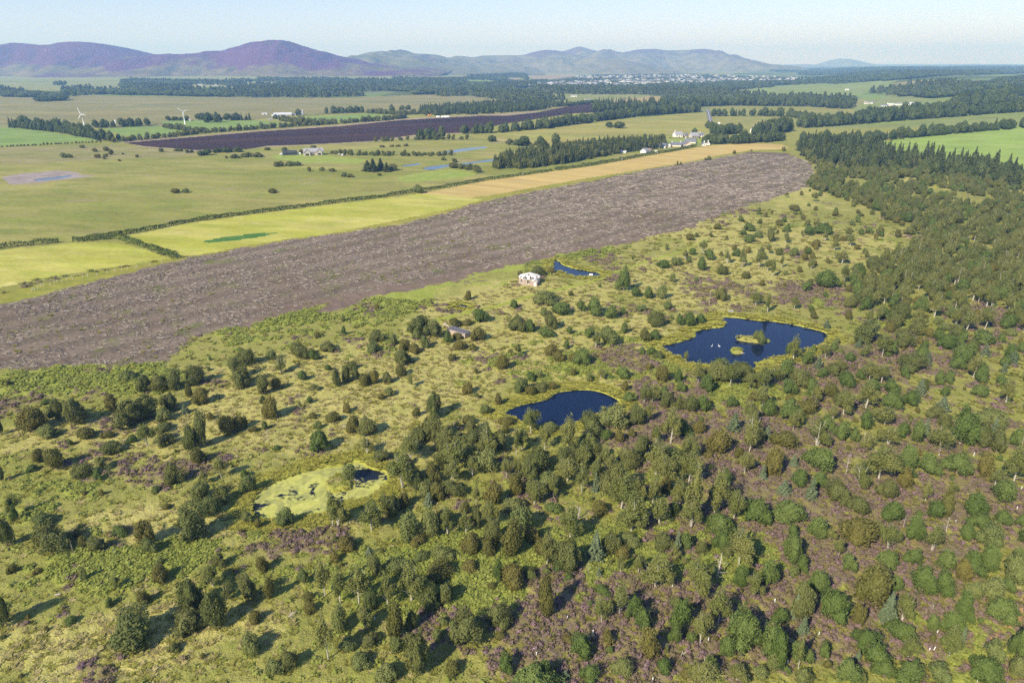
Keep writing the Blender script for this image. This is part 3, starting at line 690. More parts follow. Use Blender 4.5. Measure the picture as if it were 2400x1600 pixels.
def mk_blob(kind, seed, H, W, mat, bark, low, size, cover, trunk_h=.3, subs=2, **kw):
    rd = random.Random(seed); Vs = []; Fs = []; b0 = 0
    parts = [(0, 0, low, .88, 1.0)]
    for k in range(subs):
        a = rd.uniform(0, 6.28); r = W * rd.uniform(.2, .34); parts.append((math.cos(a) * r, math.sin(a) * r, low, rd.uniform(.45, .6), rd.uniform(.5, .82)))
    for k, (x, y, z0, ws, z1) in enumerate(parts):
        V, F = lumpy(seed * 5 + k, W * ws, H * (z1 - z0), 0, size, cover, **kw); V = V + np.array([x, y, H * z0]); Vs.append(V); Fs.append(F + b0); b0 += len(V)
    V = np.concatenate(Vs); F = np.concatenate(Fs); V[:, 2] = np.maximum(V[:, 2], .03); tb = MB(); st = 1 if trunk_h > .25 else 3; rx = W / 2
    for s in range(st):
        a = rd.uniform(0, 6.28); k = 0 if st == 1 else .35
        tb.tube([(0, 0, 0), (math.cos(a) * k * .5, math.sin(a) * k * .5, H * .3), (math.cos(a) * k * rx, math.sin(a) * k * rx, H * .62)], [.035 * H, .026 * H, .012 * H], 6)
        for b in range(3):
            aa = rd.uniform(0, 6.28); z = H * rd.uniform(.28, .5); tb.tube([(math.cos(a) * k * .5, math.sin(a) * k * .5, z), (math.cos(aa) * rx * .6, math.sin(aa) * rx * .6, z + H * .22)], [.014 * H, .006 * H], 4, False)
    add_proto(kind, crown_mesh('crown', V, F, mat), tb.mesh('trunk', bark), W, H)

def mk_spruce(kind, seed, H, W, mat, tiers=13, per=30, size=.16, power=.9, low=.05, dens=1.0):
    rng = np.random.default_rng(seed); rd = random.Random(seed); C = []; Nn = []; S = []
    for i in range(tiers):
        t = i / (tiers - 1); z = H * (low + (1 - low) * t) * .985; r = W / 2 * ((1 - t) ** power) * rd.uniform(.82, 1.08) + .1
        nb = max(4, int((9 - 4 * t) * dens))
        for b in range(nb):
            a = 2 * math.pi * b / nb + rd.uniform(-.3, .3) + i; L = r * rd.uniform(.75, 1.1); k = max(5, int(per * L / (W / 2)))
            q = rng.random(k) ** .7; side = (rng.random(k) - .5) * L * .55 * (1.1 - q)
            x = np.cos(a) * q * L - np.sin(a) * side; y = np.sin(a) * q * L + np.cos(a) * side
            zz = z - q * L * .28 + q ** 3 * L * .12 - np.abs(side) * .2 + rng.normal(size=k) * .05
            C.append(np.stack([x, y, zz], 1)); n_ = np.stack([np.cos(a) * .3 * np.ones(k), np.sin(a) * .3 * np.ones(k), np.ones(k)], 1) + rng.normal(size=(k, 3)) * .45
            Nn.append(n_ / np.linalg.norm(n_, axis=1)[:, None]); S.append(size * (.7 + .6 * rng.random(k)))
    V, F = leaf_quads(np.concatenate(C), np.concatenate(Nn), np.concatenate(S), rng)
    V[:, 2] = np.maximum(V[:, 2], .03)
    tb = MB(); tb.tube([(0, 0, 0), (.03, 0, H * .5), (0, 0, H * .97)], [.022 * H, .014 * H, .004 * H], 6)
    add_proto(kind, crown_mesh('crown', V, F, mat), tb.mesh('trunk', BARK_B), W, H)

def mk_dead(seed, H=5.0):
    rd = random.Random(seed); tb = MB(); rt = MB()
    lean = rd.uniform(-.12, .12)
    pts = [(lean * H * t + .1 * math.sin(5 * t + seed), .08 * math.cos(4 * t), H * t) for t in [i / 6 for i in range(7)]]
    tb.tube(pts, [.12 * (1 - i / 7) + .02 for i in range(7)], 6)
    for b in range(11):
        t = rd.uniform(.3, .95); a = rd.uniform(0, 6.28); L = H * .26 * (1.15 - t) + .2; p = Vector(pts[int(t * 6)])
        e = p + Vector((math.cos(a) * L, math.sin(a) * L, L * rd.uniform(.3, .9)))
        rt.tube([p, p.lerp(e, .55) + Vector((.05, 0, -.05)), e], [.035, .025, .01], 4)
        f = e + Vector((math.cos(a + .8) * L * .4, math.sin(a + .8) * L * .4, L * .3)); rt.tube([p.lerp(e, .6), f], [.02, .008], 4)
    add_proto('d', rt.mesh('branches', BARK_G), tb.mesh('trunk', BARK_G), H * .45, H)

for i in range(5): mk_birch(100 + i, 9 + .4 * i, 5.0 + .3 * (i % 3))
mk_birch(120, 9, 3.4, True)
for i in range(5): mk_blob('o', 200 + i, 6.0, 5.4 + .3 * i, L_BROAD, BARK_B, .02, .125, 1.25, subs=3 + i % 2, K=18, sig=.40, amp=.48, egg=.1, core=.62, rag=.32, big=.4)
for i in range(4): mk_blob('s', 300 + i, 3.2, 3.0 + .2 * i, L_OLIVE, BARK_B, .0, .085, 1.1, trunk_h=.1, subs=2, K=16, sig=.42, amp=.36, egg=.12, core=.65, rag=.34, big=.3)
for i in range(4): mk_blob('w', 400 + i, 3.6, 4.0 + .3 * i, L_WILLOW, BARK_B, .0, .095, .9, trunk_h=.1, subs=4, K=18, sig=.36, amp=.45, egg=.05, rag=.42, core=.55, big=.4)
for i in range(5): mk_blob('p', 500 + i, 5.2, 4.6 + .25 * i, L_PINE, BARK_B, .06, .11, 1.15, subs=2 + i % 3, K=26, sig=.28, amp=.5, egg=.26, rag=.28, core=.62, big=.35)
for i in range(3): mk_spruce('c', 600 + i, 5.5, 3.6, L_SPRUCE, 14, 60, .17)
for i in range(3): mk_spruce('f', 700 + i, 16, 6.0, L_FIR, 20, 30, .48, .8)
for i in range(4): mk_blob('h', 800 + i, 12.0, 11.0 - i, L_FAR, BARK_B, .08, .34, 1.1, subs=3, K=34, sig=.30, amp=.38, egg=.1, big=.3)
for i in range(2): mk_dead(900 + i)
# small light versions for woods seen from far
def mk_far(seed, conical):
    rng = np.random.default_rng(seed)
    if conical:
        n = 260; t = rng.random(n) ** .8; a = rng.random(n) * 6.28; r = 3.0 * (1 - t) * (.6 + .4 * rng.random(n)) + .1
        C = np.stack([np.cos(a) * r, np.sin(a) * r, 1 + 12.5 * t], 1); Nn = np.stack([np.cos(a), np.sin(a), .6 + 0 * a], 1)
    else:
        n = 260; d = rand_unit(n, rng); C = d * np.array([4.6, 4.6, 4.2]) * (.75 + .3 * rng.random((n, 1))) + np.array([0, 0, 5.6]); Nn = d
    Nn = Nn + rng.normal(size=(n, 3)) * .35; Nn /= np.linalg.norm(Nn, axis=1)[:, None]
    V, F = leaf_quads(C, Nn, .85 * (.7 + .6 * rng.random(n)), rng)
    return mesh_np('far_crown', V, F, L_FIR if conical else L_FAR)
FAR_M = [mk_far(1, False), mk_far(2, False), mk_far(3, True)]

# ------------------------------------------------------------------ stuff: one object that instances its own geometry
def scatter_stuff(name, meshes, P, S, ROT, IDX, label=None, cat=None):
    P = np.asarray(P, np.float32)
    if not len(P): return None
    me = bpy.data.meshes.new(name); me.vertices.add(len(P)); me.vertices.foreach_set("co", P.ravel())
    a = me.attributes.new('sc', 'FLOAT_VECTOR', 'POINT'); a.data.foreach_set("vector", np.asarray(S, np.float32).ravel())
    E = np.zeros((len(P), 3), np.float32); E[:, 2] = ROT
    a = me.attributes.new('ro', 'FLOAT_VECTOR', 'POINT'); a.data.foreach_set("vector", E.ravel())
    a = me.attributes.new('ix', 'INT', 'POINT'); a.data.foreach_set("value", np.asarray(IDX, np.int32))
    o = new_obj(name, me); tag(o, label, cat, None, 'stuff')
    ng = bpy.data.node_groups.new(name + "_scatter", 'GeometryNodeTree')
    ng.interface.new_socket('Geometry', in_out='INPUT', socket_type='NodeSocketGeometry'); ng.interface.new_socket('Geometry', in_out='OUTPUT', socket_type='NodeSocketGeometry')
    nd = ng.nodes; lk = ng.links; gi = nd.new('NodeGroupInput'); go = nd.new('NodeGroupOutput')
    ip = nd.new('GeometryNodeInstanceOnPoints'); ip.inputs['Pick Instance'].default_value = True
    join = nd.new('GeometryNodeGeometryToInstance')
    for m in reversed(meshes):
        po = bpy.data.objects.new('clump_shape', m)
        oi = nd.new('GeometryNodeObjectInfo'); oi.inputs[0].default_value = po; oi.inputs['As Instance'].default_value = False
        lk.new(oi.outputs['Geometry'], join.inputs[0])
    lk.new(gi.outputs[0], ip.inputs['Points']); lk.new(join.outputs[0], ip.inputs['Instance'])
    for an, ty, sk in (('sc', 'FLOAT_VECTOR', 'Scale'), ('ro', 'FLOAT_VECTOR', 'Rotation'), ('ix', 'INT', 'Instance Index')):
        na = nd.new('GeometryNodeInputNamedAttribute'); na.data_type = ty; na.inputs[0].default_value = an; lk.new(na.outputs[0], ip.inputs[sk])
    lk.new(ip.outputs[0], go.inputs[0])
    md = o.modifiers.new('scatter', 'NODES'); md.node_group = ng
    return o

# ------------------------------------------------------------------ the plants, one record each: kind, x, y, width, height
REC = []     # (kind, x, y, z, W, H, screen size, zone)
def add_rec(kind, x, y, W, H, zone):
    REC.append([kind, float(x), float(y), 0.0, float(W), float(H), 0.0, zone])
LIFT = {'h': 0, 'f': 0}
def from_box(x0, y0, x1, y1, kind):
    """bounding box in the photograph -> a plant on the ground"""
    cx = (x0 + x1) / 2; w = x1 - x0; h = y1 - y0
    th = PITCH + math.atan(((y0 + y1) / 2 - 800) / FOC); s, c = math.sin(th), math.cos(th)
    if kind in 'bd':
        H = max(h * .6, h - .30 * w * s) / c; by = y1
    elif kind in 'cf':
        H = max(h * .6, h - .4 * w * s) / c; by = y1 - .4 * w * s
    else:
        ah = w / 2; av = math.sqrt(max((h / 2) ** 2 - (ah * s) ** 2, (ah * .5) ** 2)) / c
        H = 2 * av; by = (y0 + y1) / 2 + av * c
    gx, gy, gz = at(cx, by); gx, gy, gz = gx[0], gy[0], gz[0]
    mpp = (gy * cp - (gz - CAM_H) * sp) / FOC
    return gx, gy, w * mpp, H * mpp
def boxes(ox, oy, sc, text, zone='hand'):
    for e in text.split():
        q = e.split(','); k = q[4]; v = [float(t) for t in q[:4]]
        x0, y0, x1, y1 = ox + v[0] / sc, oy + v[1] / sc, ox + v[2] / sc, oy + v[3] / sc
        gx, gy, W, H = from_box(x0, y0, x1, y1, k)
        add_rec(k, gx, gy, W * 1.06, H, zone)
boxes(0, 800, 2.94, """350,375,465,550,o 440,375,595,575,o 140,450,300,620,s 735,360,815,465,s 815,385,1000,590,o 940,350,1110,540,o 940,220,1050,350,o 1050,195,1160,340,o
1150,200,1270,330,o 815,195,950,275,w 1280,145,1400,290,o 1125,335,1235,470,o 1280,280,1335,390,s 1330,300,1450,430,s 1245,430,1310,505,c 0,480,30,640,o 1575,120,1680,260,o
1600,155,1735,310,o 1640,20,1760,160,o 1775,235,1875,365,o 1860,245,1940,330,s 1835,50,1920,130,w 1880,80,2000,210,b 2010,0,2125,120,o 2130,40,2195,130,p 2190,0,2320,70,o
2045,190,2130,270,p 2300,170,2352,310,o 2120,280,2200,340,b 2110,370,2155,425,p 1785,365,1835,430,o 1820,385,1930,530,s 1510,490,1620,640,s 1600,500,1700,610,s 1270,560,1380,745,o
1340,500,1465,720,o 1305,725,1420,850,s 1420,480,1480,540,s 960,545,1080,720,b 1080,545,1190,620,o 1090,630,1150,730,o 1150,620,1210,700,o 1070,450,1180,545,w 520,590,660,670,s
700,610,790,665,s 465,665,510,715,p 230,720,315,830,s 315,715,460,880,s 500,810,640,935,o 645,870,720,950,p 180,845,260,895,p 650,775,750,880,b 715,670,850,770,o 880,640,950,700,p
1140,815,1270,980,o 1480,780,1580,940,b 1655,870,1720,940,p 1665,900,1770,1040,w 1370,880,1440,980,b 1325,960,1480,1100,o 1485,985,1600,1115,o 1380,1050,1510,1200,w 1210,1140,1440,1375,o
1665,1160,1745,1255,w 1755,1215,1810,1285,s 1920,1140,2030,1265,w 2240,1010,2352,1270,b 0,860,50,960,o 0,1190,105,1410,o 60,1040,150,1200,b 85,1130,140,1240,p 240,1245,490,1460,o
225,1165,370,1280,w 500,1280,575,1350,s 540,1335,620,1430,s 615,1345,750,1465,o 760,1260,880,1350,p 940,1220,1070,1400,s 980,1345,1090,1470,w 1030,990,1110,1045,w 560,1020,610,1060,s
1120,1115,1180,1150,s 2130,600,2270,760,p 2240,465,2352,560,s 2165,535,2220,600,w 2120,480,2190,530,s 1795,540,1850,610,w 1715,575,1780,625,s 1625,720,1645,800,d 1835,600,1860,690,d
1945,640,1975,690,d 1880,710,1935,750,p 1470,240,1505,330,b 2050,395,2085,460,b 2235,150,2290,200,p 290,390,360,430,p 260,590,400,650,w 1200,735,1230,765,p 785,1420,805,1480,d 500,1370,515,1470,d""")
boxes(0, 1150, 3.36, """60,565,150,650,s 265,600,330,650,s 870,660,960,770,b 640,590,700,710,w 1210,580,1345,720,s 1220,510,1310,590,w 1445,560,1470,715,b 1590,560,1760,750,b 1680,475,1790,600,o
2000,510,2120,640,s 1895,680,2030,880,o 2080,690,2170,850,s 1370,930,1600,1140,o 1430,690,1605,960,o 1590,780,1800,1080,o 1060,780,1190,905,s 870,950,1230,1220,o 0,800,110,1060,o
200,960,250,1010,s 350,1060,385,1100,s 1320,1190,1410,1275,o 1910,1100,2060,1280,w 1960,930,2060,1040,s 2100,1310,2270,1470,w 2210,1230,2352,1400,o 1740,700,1850,850,b
1580,1265,1620,1320,s 150,1430,190,1470,s 520,980,610,1040,p 440,800,470,830,d 2280,950,2310,1000,d""")
boxes(600, 1150, 3.36, """550,20,750,275,b 820,50,1020,310,b 950,0,1060,130,b 1110,0,1230,130,s 170,140,300,270,w 1320,20,1400,130,c 1100,120,1330,400,w 1290,140,1440,360,w 1200,330,1340,420,s
1440,100,1580,360,b 1600,120,1700,340,b 1700,80,1790,300,o 1620,300,1770,500,s 1760,360,1890,520,s 1790,170,1940,420,o 1930,240,2100,530,s 2000,100,2200,330,w 2100,270,2230,420,s
2230,340,2352,590,b 650,350,780,470,s 570,470,670,560,s 330,600,430,740,w 470,500,610,830,b 590,600,740,880,b 740,560,900,900,b 880,520,1010,700,o 960,640,1110,900,b 1110,560,1330,870,b
1010,520,1190,660,w 840,770,960,940,w 790,900,930,1070,b 370,790,470,870,s 380,870,480,960,s 490,930,640,1330,b 600,880,730,1100,w 1040,870,1190,1180,s 1185,930,1280,1110,o
1380,430,1560,560,w 1360,540,1560,700,s 1230,450,1370,560,w 850,440,940,530,c 1620,530,1750,640,s 1280,740,1450,920,o 1430,710,1580,890,o 1870,540,1960,700,p 1930,560,2110,760,s
2100,600,2200,700,w 2210,650,2352,990,s 1520,940,1780,1230,o 660,1130,800,1250,w 830,1110,980,1230,o 740,1270,900,1410,w 1050,1130,1180,1290,w 1170,1080,1400,1440,o 1370,1070,1480,1180,w
950,1340,1150,1512,w 1480,1340,1620,1430,s 1870,1100,1980,1190,s 1900,1270,2050,1430,p 2020,1400,2352,1560,p""")
boxes(1200, 1150, 3.36, """240,80,380,180,p 480,110,580,220,d 860,120,1040,310,b 1240,70,1310,190,p 1320,30,1500,290,b 1540,0,1640,190,b 1690,10,1800,220,b 1810,60,2040,250,p 2050,60,2320,250,p
1520,160,1750,370,p 1560,310,1740,480,p 585,330,730,580,c 820,310,1000,450,w 1110,310,1270,470,o 1255,330,1340,500,c 1300,310,1420,460,p 1440,370,1540,500,o 1640,420,1750,530,o
200,300,340,590,b 330,350,560,640,o 320,510,460,650,p 820,460,880,660,b 940,480,1050,650,b 1000,490,1270,760,b 1320,530,1600,810,b 1560,480,1680,700,d 580,560,620,660,d 650,600,710,700,c
400,640,490,720,p 230,590,320,670,w 100,600,190,700,o 640,750,760,810,p 630,800,780,1040,b 770,710,930,980,b 880,810,1020,1020,p 960,920,1110,1100,p 1230,840,1420,1090,p
1520,760,1710,1060,b 1400,920,1560,1210,b 1720,560,1860,760,p 1820,620,1990,840,b 1920,540,2080,750,p 1860,440,1930,540,w 2120,340,2290,580,p 2230,500,2340,630,p 2170,580,2270,680,w
2170,700,2352,1000,o 2170,830,2270,1030,c 2030,900,2190,1060,p 1650,920,1990,1260,p 1610,1120,1750,1300,p 1930,1050,2160,1310,p 1230,1060,1330,1210,p 1360,1100,1450,1200,p
460,1120,640,1310,p 690,1090,810,1210,s 980,1080,1140,1320,s 390,1130,480,1200,s 1110,1310,1260,1460,p 780,1290,950,1460,w 520,1360,700,1512,p 0,1400,180,1530,p 170,1340,310,1512,p
370,1420,470,1500,c 1390,1310,1600,1512,b 1500,1290,1630,1440,p 1990,1250,2130,1410,w 1890,1360,2020,1480,w 2110,1360,2200,1440,p 2200,1130,2300,1400,b 2240,1000,2330,1150,c
2220,1380,2352,1512,w 1690,1350,1860,1500,b""")
boxes(1800, 1200, 3.92, """370,30,540,240,p 520,130,610,280,b 690,40,870,300,s 870,50,1100,210,b 1220,20,1260,150,d 1240,40,1390,270,p 1420,80,1600,360,b 1600,40,1660,190,d 1720,90,1890,270,p
1820,0,2050,150,p 1900,80,2150,330,w 2080,0,2230,110,p 2270,10,2352,130,p 580,230,700,420,b 660,370,820,550,p 1010,330,1190,510,p 1240,310,1420,490,p 1530,330,1710,550,p
1290,470,1540,750,p 1480,520,1680,780,p 1780,350,1960,560,p 1900,270,2110,560,p 2100,350,2352,660,w 820,520,1110,850,s 1080,560,1240,730,p 1690,400,1850,640,s 1790,630,1970,830,w
1960,590,2140,800,w 2140,600,2270,730,p 460,700,740,1010,p 740,830,880,1050,s 1010,760,1160,1050,c 1120,720,1340,1000,b 1470,840,1540,920,d 1430,920,1550,1110,p 1560,880,1780,1130,p
1700,740,1860,1000,p 1680,1000,1800,1170,p 1980,750,2310,1020,p 1740,1060,1800,1230,c 0,1100,170,1430,p 180,1170,420,1390,p 460,1190,560,1350,p 770,1060,1010,1280,p 840,1190,1080,1440,p
1100,990,1370,1200,p 1180,1130,1390,1340,b 590,1330,830,1568,p 780,1270,860,1390,c 970,1360,1150,1540,p 1150,1340,1420,1568,p 1430,1390,1680,1568,w 1810,1320,2130,1540,p
1950,1170,2160,1390,w 2210,1060,2352,1340,p 2210,1330,2352,1530,w 230,1400,420,1568,o 830,1470,910,1568,o 1780,870,1800,950,d""")
boxes(800, 800, 2.94, """0,150,75,280,o 70,180,140,270,o 45,125,110,190,o 120,215,200,310,s 185,180,270,290,s 280,195,350,290,o 370,60,480,160,o 380,160,445,235,s 470,15,545,80,s 765,0,850,50,s
730,80,800,135,s 1050,90,1160,195,s 1190,0,1240,100,b 1210,65,1280,105,p 1395,15,1490,100,s 1450,50,1540,140,s 1600,40,1715,165,p 1565,75,1640,150,s 1275,200,1345,275,p 1340,200,1390,260,w
1195,230,1290,350,w 1270,295,1340,370,s 1330,275,1430,340,o 1425,270,1490,335,s 1580,180,1620,235,s 1755,175,1820,260,b 1880,170,1990,260,p 1820,220,1880,260,p 1680,215,1730,275,w
830,285,920,360,s 910,340,955,390,b 1050,350,1110,440,s 960,425,1040,500,w 245,345,305,400,s 290,310,370,375,w 0,420,80,490,s 595,330,705,520,o 490,450,550,515,s 30,500,150,620,s
110,495,250,640,o 480,560,600,700,o 570,480,690,680,o 490,670,560,750,c 830,500,920,580,s 120,635,230,770,b 225,740,350,830,o 1080,510,1200,570,s 680,640,870,890,b 340,730,520,1010,b
450,860,560,1020,o 860,770,950,930,b 930,730,1090,910,w 1040,600,1150,740,o 980,610,1060,700,s 1170,560,1240,780,b 1260,700,1440,920,o 1380,540,1500,620,w 1500,510,1640,770,b
1630,490,1760,600,o 1780,430,1990,610,w 1970,410,2090,570,o 1940,340,2030,420,p 2040,270,2130,430,b 2080,280,2200,420,b 2190,290,2260,410,p 2165,150,2260,280,s 2290,170,2352,290,p
1930,270,1980,340,s 2040,30,2100,90,p 2090,25,2180,95,p 2150,60,2230,120,o 2090,140,2150,200,s 2290,360,2352,480,o 2070,410,2150,560,b 1780,590,1880,680,p 1870,610,1960,700,s
1640,600,1760,720,w 2200,440,2330,700,b 2130,560,2200,710,b 2040,640,2130,750,s 2200,700,2352,860,w 1470,770,1640,960,b 1610,830,1710,1040,b 1690,680,1800,830,o 1720,800,1800,930,w
1720,900,1780,1040,c 1800,810,1980,1080,o 2090,900,2200,1130,b 1900,1030,2110,1310,b 580,1040,640,1140,c 590,960,720,1090,s 700,950,840,1070,o 590,830,680,970,s 1090,780,1190,940,b
1190,800,1250,930,b 980,960,1140,1130,s 1130,900,1260,1060,s 1240,920,1420,1120,b 900,980,960,1110,b 1120,1060,1290,1180,w 1880,760,1895,820,d""")
boxes(800, 400, 2.94, """455,985,610,1130,o 590,1040,705,1155,o 700,1095,770,1185,p 760,1110,830,1160,s 905,940,1020,1040,p 730,1010,820,1075,s 830,1015,905,1065,s 885,1070,1000,1170,s
770,1165,860,1230,s 870,1185,940,1235,s 480,1090,550,1160,w 540,1120,605,1225,w 190,1085,305,1180,o 150,1165,280,1255,w 330,1110,385,1200,w 390,1150,480,1240,s 470,1200,545,1255,s
375,1240,480,1340,o 380,1340,445,1415,s 850,820,905,890,s 1165,885,1220,950,p 1140,985,1280,1110,o 1260,1010,1340,1110,p 1340,1060,1480,1145,p 1400,960,1480,1090,o 1430,885,1590,995,p
1360,930,1430,995,w 1620,885,1680,970,p 1680,860,1790,995,p 1810,910,1910,1020,p 1915,935,1965,990,p 1300,650,1400,725,o 1215,685,1250,720,s 1425,665,1475,705,s 1900,660,1990,830,p
1985,790,2070,870,p 2080,785,2150,880,p 2160,770,2260,880,w 2220,885,2280,955,w 2095,950,2220,1070,o 2035,920,2110,970,w 2050,1085,2130,1170,s 2120,1090,2190,1165,p 1545,1060,1605,1130,p
1665,1065,1750,1150,p 1750,1060,1920,1200,w 1730,1100,1780,1220,b 1925,1030,1980,1120,w 1530,1165,1580,1225,p 2305,980,2352,1070,p 2165,605,2260,670,p 1995,575,2020,630,b
2225,505,2255,545,p 2265,700,2300,770,w 1560,825,1600,860,s 225,915,275,960,s 1310,850,1480,890,w 0,985,30,1040,o 0,1060,40,1130,p 2260,590,2352,650,w 2010,575,2020,600,s""")
boxes(1600, 400, 2.94, """725,230,810,275,s 410,355,490,415,p 420,430,500,495,p 385,400,440,445,p 480,410,560,460,w 565,400,630,490,o 690,370,745,425,p 635,330,685,380,s 830,370,900,445,p
890,360,1040,430,p 840,330,880,380,o 1025,270,1070,315,s 1205,285,1245,315,s 900,240,930,275,s 1035,435,1075,490,s 1080,445,1130,485,s 890,470,950,530,s 1200,390,1250,440,p
1245,385,1310,435,p 1335,365,1385,440,o 1450,400,1500,460,s 1530,380,1600,440,o 1570,440,1615,500,o 1590,320,1640,390,o 1640,270,1750,380,o 1920,350,2030,440,o 1175,500,1225,545,s
835,520,870,555,s 875,560,910,610,s 815,570,860,615,s 335,530,400,590,p 35,525,95,580,p 140,535,215,610,p 240,640,305,720,o 405,690,460,745,s 380,500,430,670,b 275,530,330,640,b
490,540,560,670,b 590,590,640,730,b 510,520,570,610,o 660,560,700,670,b 100,580,160,690,p 210,790,310,895,o 455,820,555,930,b 555,830,610,975,b 740,850,795,955,b 920,670,1065,805,p
1090,750,1120,805,b 1160,740,1240,870,p 780,655,820,700,s 685,760,715,800,s 725,520,810,590,w 895,615,925,655,s 15,430,75,480,s 210,355,265,405,s 1135,385,1165,425,s 1145,335,1185,380,w
1030,560,1110,610,b 955,1025,1025,1095,c 870,960,925,1020,s 875,1195,925,1245,p 705,1175,760,1255,p 750,1175,805,1255,p 0,960,80,1070,p 80,975,160,1050,p 0,1235,40,1320,b
1990,1085,2150,1200,p 1735,1105,1890,1230,p 1840,1170,1980,1320,p 1840,1260,1940,1370,p 1330,935,1435,1015,p 2190,970,2290,1090,p 1170,1040,1340,1190,o 1380,1025,1470,1110,s
1450,1070,1580,1215,o 2040,1195,2120,1290,c 2230,1235,2310,1340,c 900,1275,965,1375,c 1180,1155,1240,1230,c 1110,1235,1190,1320,p 1225,1310,1330,1415,p 1470,1240,1700,1390,o
1060,1370,1190,1470,p 720,1340,880,1470,o 330,1305,490,1420,o 160,1290,330,1440,o 240,1280,330,1330,c 570,1330,700,1460,b 400,1390,540,1470,b 1215,1175,1295,1290,b 175,820,190,930,d""")
boxes(1600, 800, 2.94, """100,210,230,350,p 430,215,500,340,b 280,365,375,455,p 440,330,600,410,s 0,360,100,490,o 90,360,190,480,p 60,540,150,640,s 300,490,400,640,c 390,470,560,700,b 175,600,330,780,s
130,735,200,800,s 350,720,420,800,s 410,800,470,880,s 540,580,620,690,c 610,600,790,740,s 560,740,690,920,s 720,780,800,880,c 850,710,1050,900,p 740,860,870,1000,p 870,890,990,1010,p
515,850,580,970,c 830,950,930,1110,c 630,960,760,1080,c 420,1060,610,1250,p 620,1090,830,1250,p 840,1190,1000,1360,p 680,1330,820,1470,p 150,1170,360,1330,p 0,820,120,1280,b
150,880,330,1180,b 280,990,420,1230,b 960,940,1140,1120,o 650,390,800,540,p 800,390,930,500,s 1020,310,1190,510,b 1180,270,1330,460,b 850,300,950,390,p 970,280,1070,390,s 720,170,880,310,o
830,240,940,340,p 1060,200,1190,320,p 1230,150,1330,240,p 820,500,1010,720,b 1030,540,1140,680,p 1140,580,1210,700,p 1190,460,1310,600,p 1300,430,1470,580,b 1330,560,1480,720,b
1370,330,1510,460,p 1500,330,1630,440,p 1470,540,1560,660,p 1550,530,1670,710,p 1690,560,1850,760,b 1820,440,2000,720,p 1940,540,2110,720,o 2090,600,2220,780,o 2240,580,2352,720,p
2020,440,2200,580,w 1970,280,2110,380,p 1730,380,1840,500,c 1610,760,1760,910,p 1480,690,1600,880,p 1230,700,1480,950,b 1800,760,1970,930,p 1990,750,2130,930,s 2190,720,2352,970,b
2135,940,2290,1120,p 1630,930,1700,1110,b 1470,870,1580,1010,s 1100,760,1140,920,d 1130,810,1290,1000,b 1360,1080,1520,1250,p 1110,1050,1290,1200,o 1670,1080,1810,1230,p 1750,1020,1860,1200,s
1900,1030,2080,1210,p 1090,1180,1330,1400,s 1510,1190,1640,1380,p 2150,1150,2250,1260,p""")
# middle distance, full-photo pixels
boxes(0, 0, 1, """399,441,424,451,s 630,442,650,452,s 425,443,446,449,w 967,432,995,453,w 1416,286,1436,299,h 1439,286,1467,301,h 1142,316,1164,332,h 1292,314,1316,342,h 1210,320,1246,342,h 1256,318,1278,342,h
1186,326,1206,336,o 1620,301,1635,314,h 466,265,486,281,h 477,264,500,287,h 498,264,522,287,h 456,267,477,281,h 524,266,545,282,h 545,264,566,281,h 428,272,446,283,h 388,272,402,283,h 402,272,418,283,h 418,274,428,283,h
912,245,926,264,h 936,247,950,258,h 950,246,964,257,h 1270,231,1284,242,h 1282,231,1293,241,h 126,190,140,200,h 138,189,150,201,h 148,190,159,200,h 692,256,706,270,h 640,268,652,279,h
188,339,200,347,s 216,346,229,356,s 241,344,256,354,s 255,351,266,363,s 243,359,254,368,o 140,358,158,370,w 158,360,170,370,o 222,360,238,370,s 240,368,249,373,s 276,372,284,378,s 284,358,292,362,s 317,361,326,369,s
370,347,384,356,o 408,347,420,355,o 418,347,430,355,o 434,350,446,359,o 444,350,454,358,o 462,352,480,365,h 472,350,500,362,h 500,346,520,358,h 520,346,545,356,h 545,346,568,356,h 538,360,560,371,o 566,358,590,366,o
590,358,616,366,o 526,365,534,371,s 620,344,634,352,o 660,345,676,352,o 700,350,712,360,s 728,340,745,348,o 640,376,655,391,o 652,375,668,390,o 668,378,690,388,w 688,377,710,388,o 746,391,764,400,w 768,393,786,402,o 720,390,730,402,s
850,378,874,402,f 862,374,888,404,f 880,373,905,400,f 895,382,918,404,f 905,385,933,400,o 797,405,815,414,o 812,406,830,415,o 884,405,894,412,s 1056,372,1073,381,o 1034,366,1046,376,o
1074,382,1092,396,o 1090,382,1108,398,o 1106,384,1122,402,o 1114,388,1130,405,o 1050,384,1075,391,s 1655,364,1668,376,o 1650,369,1658,376,s 1585,376,1590,388,s 1591,378,1598,388,o 1716,352,1726,361,s 1758,350,1764,354,s
1500,346,1512,352,o 1832,342,1842,355,o 2035,408,2050,420,s 1930,376,1956,402,o""")
boxes(0, 0, 1, '1770,768,1790,804,w 800,1086,842,1126,w 1764,776,1778,800,w')
HAND = list(REC)
hand_xy = np.array([[r[1], r[2], r[4]] for r in REC])

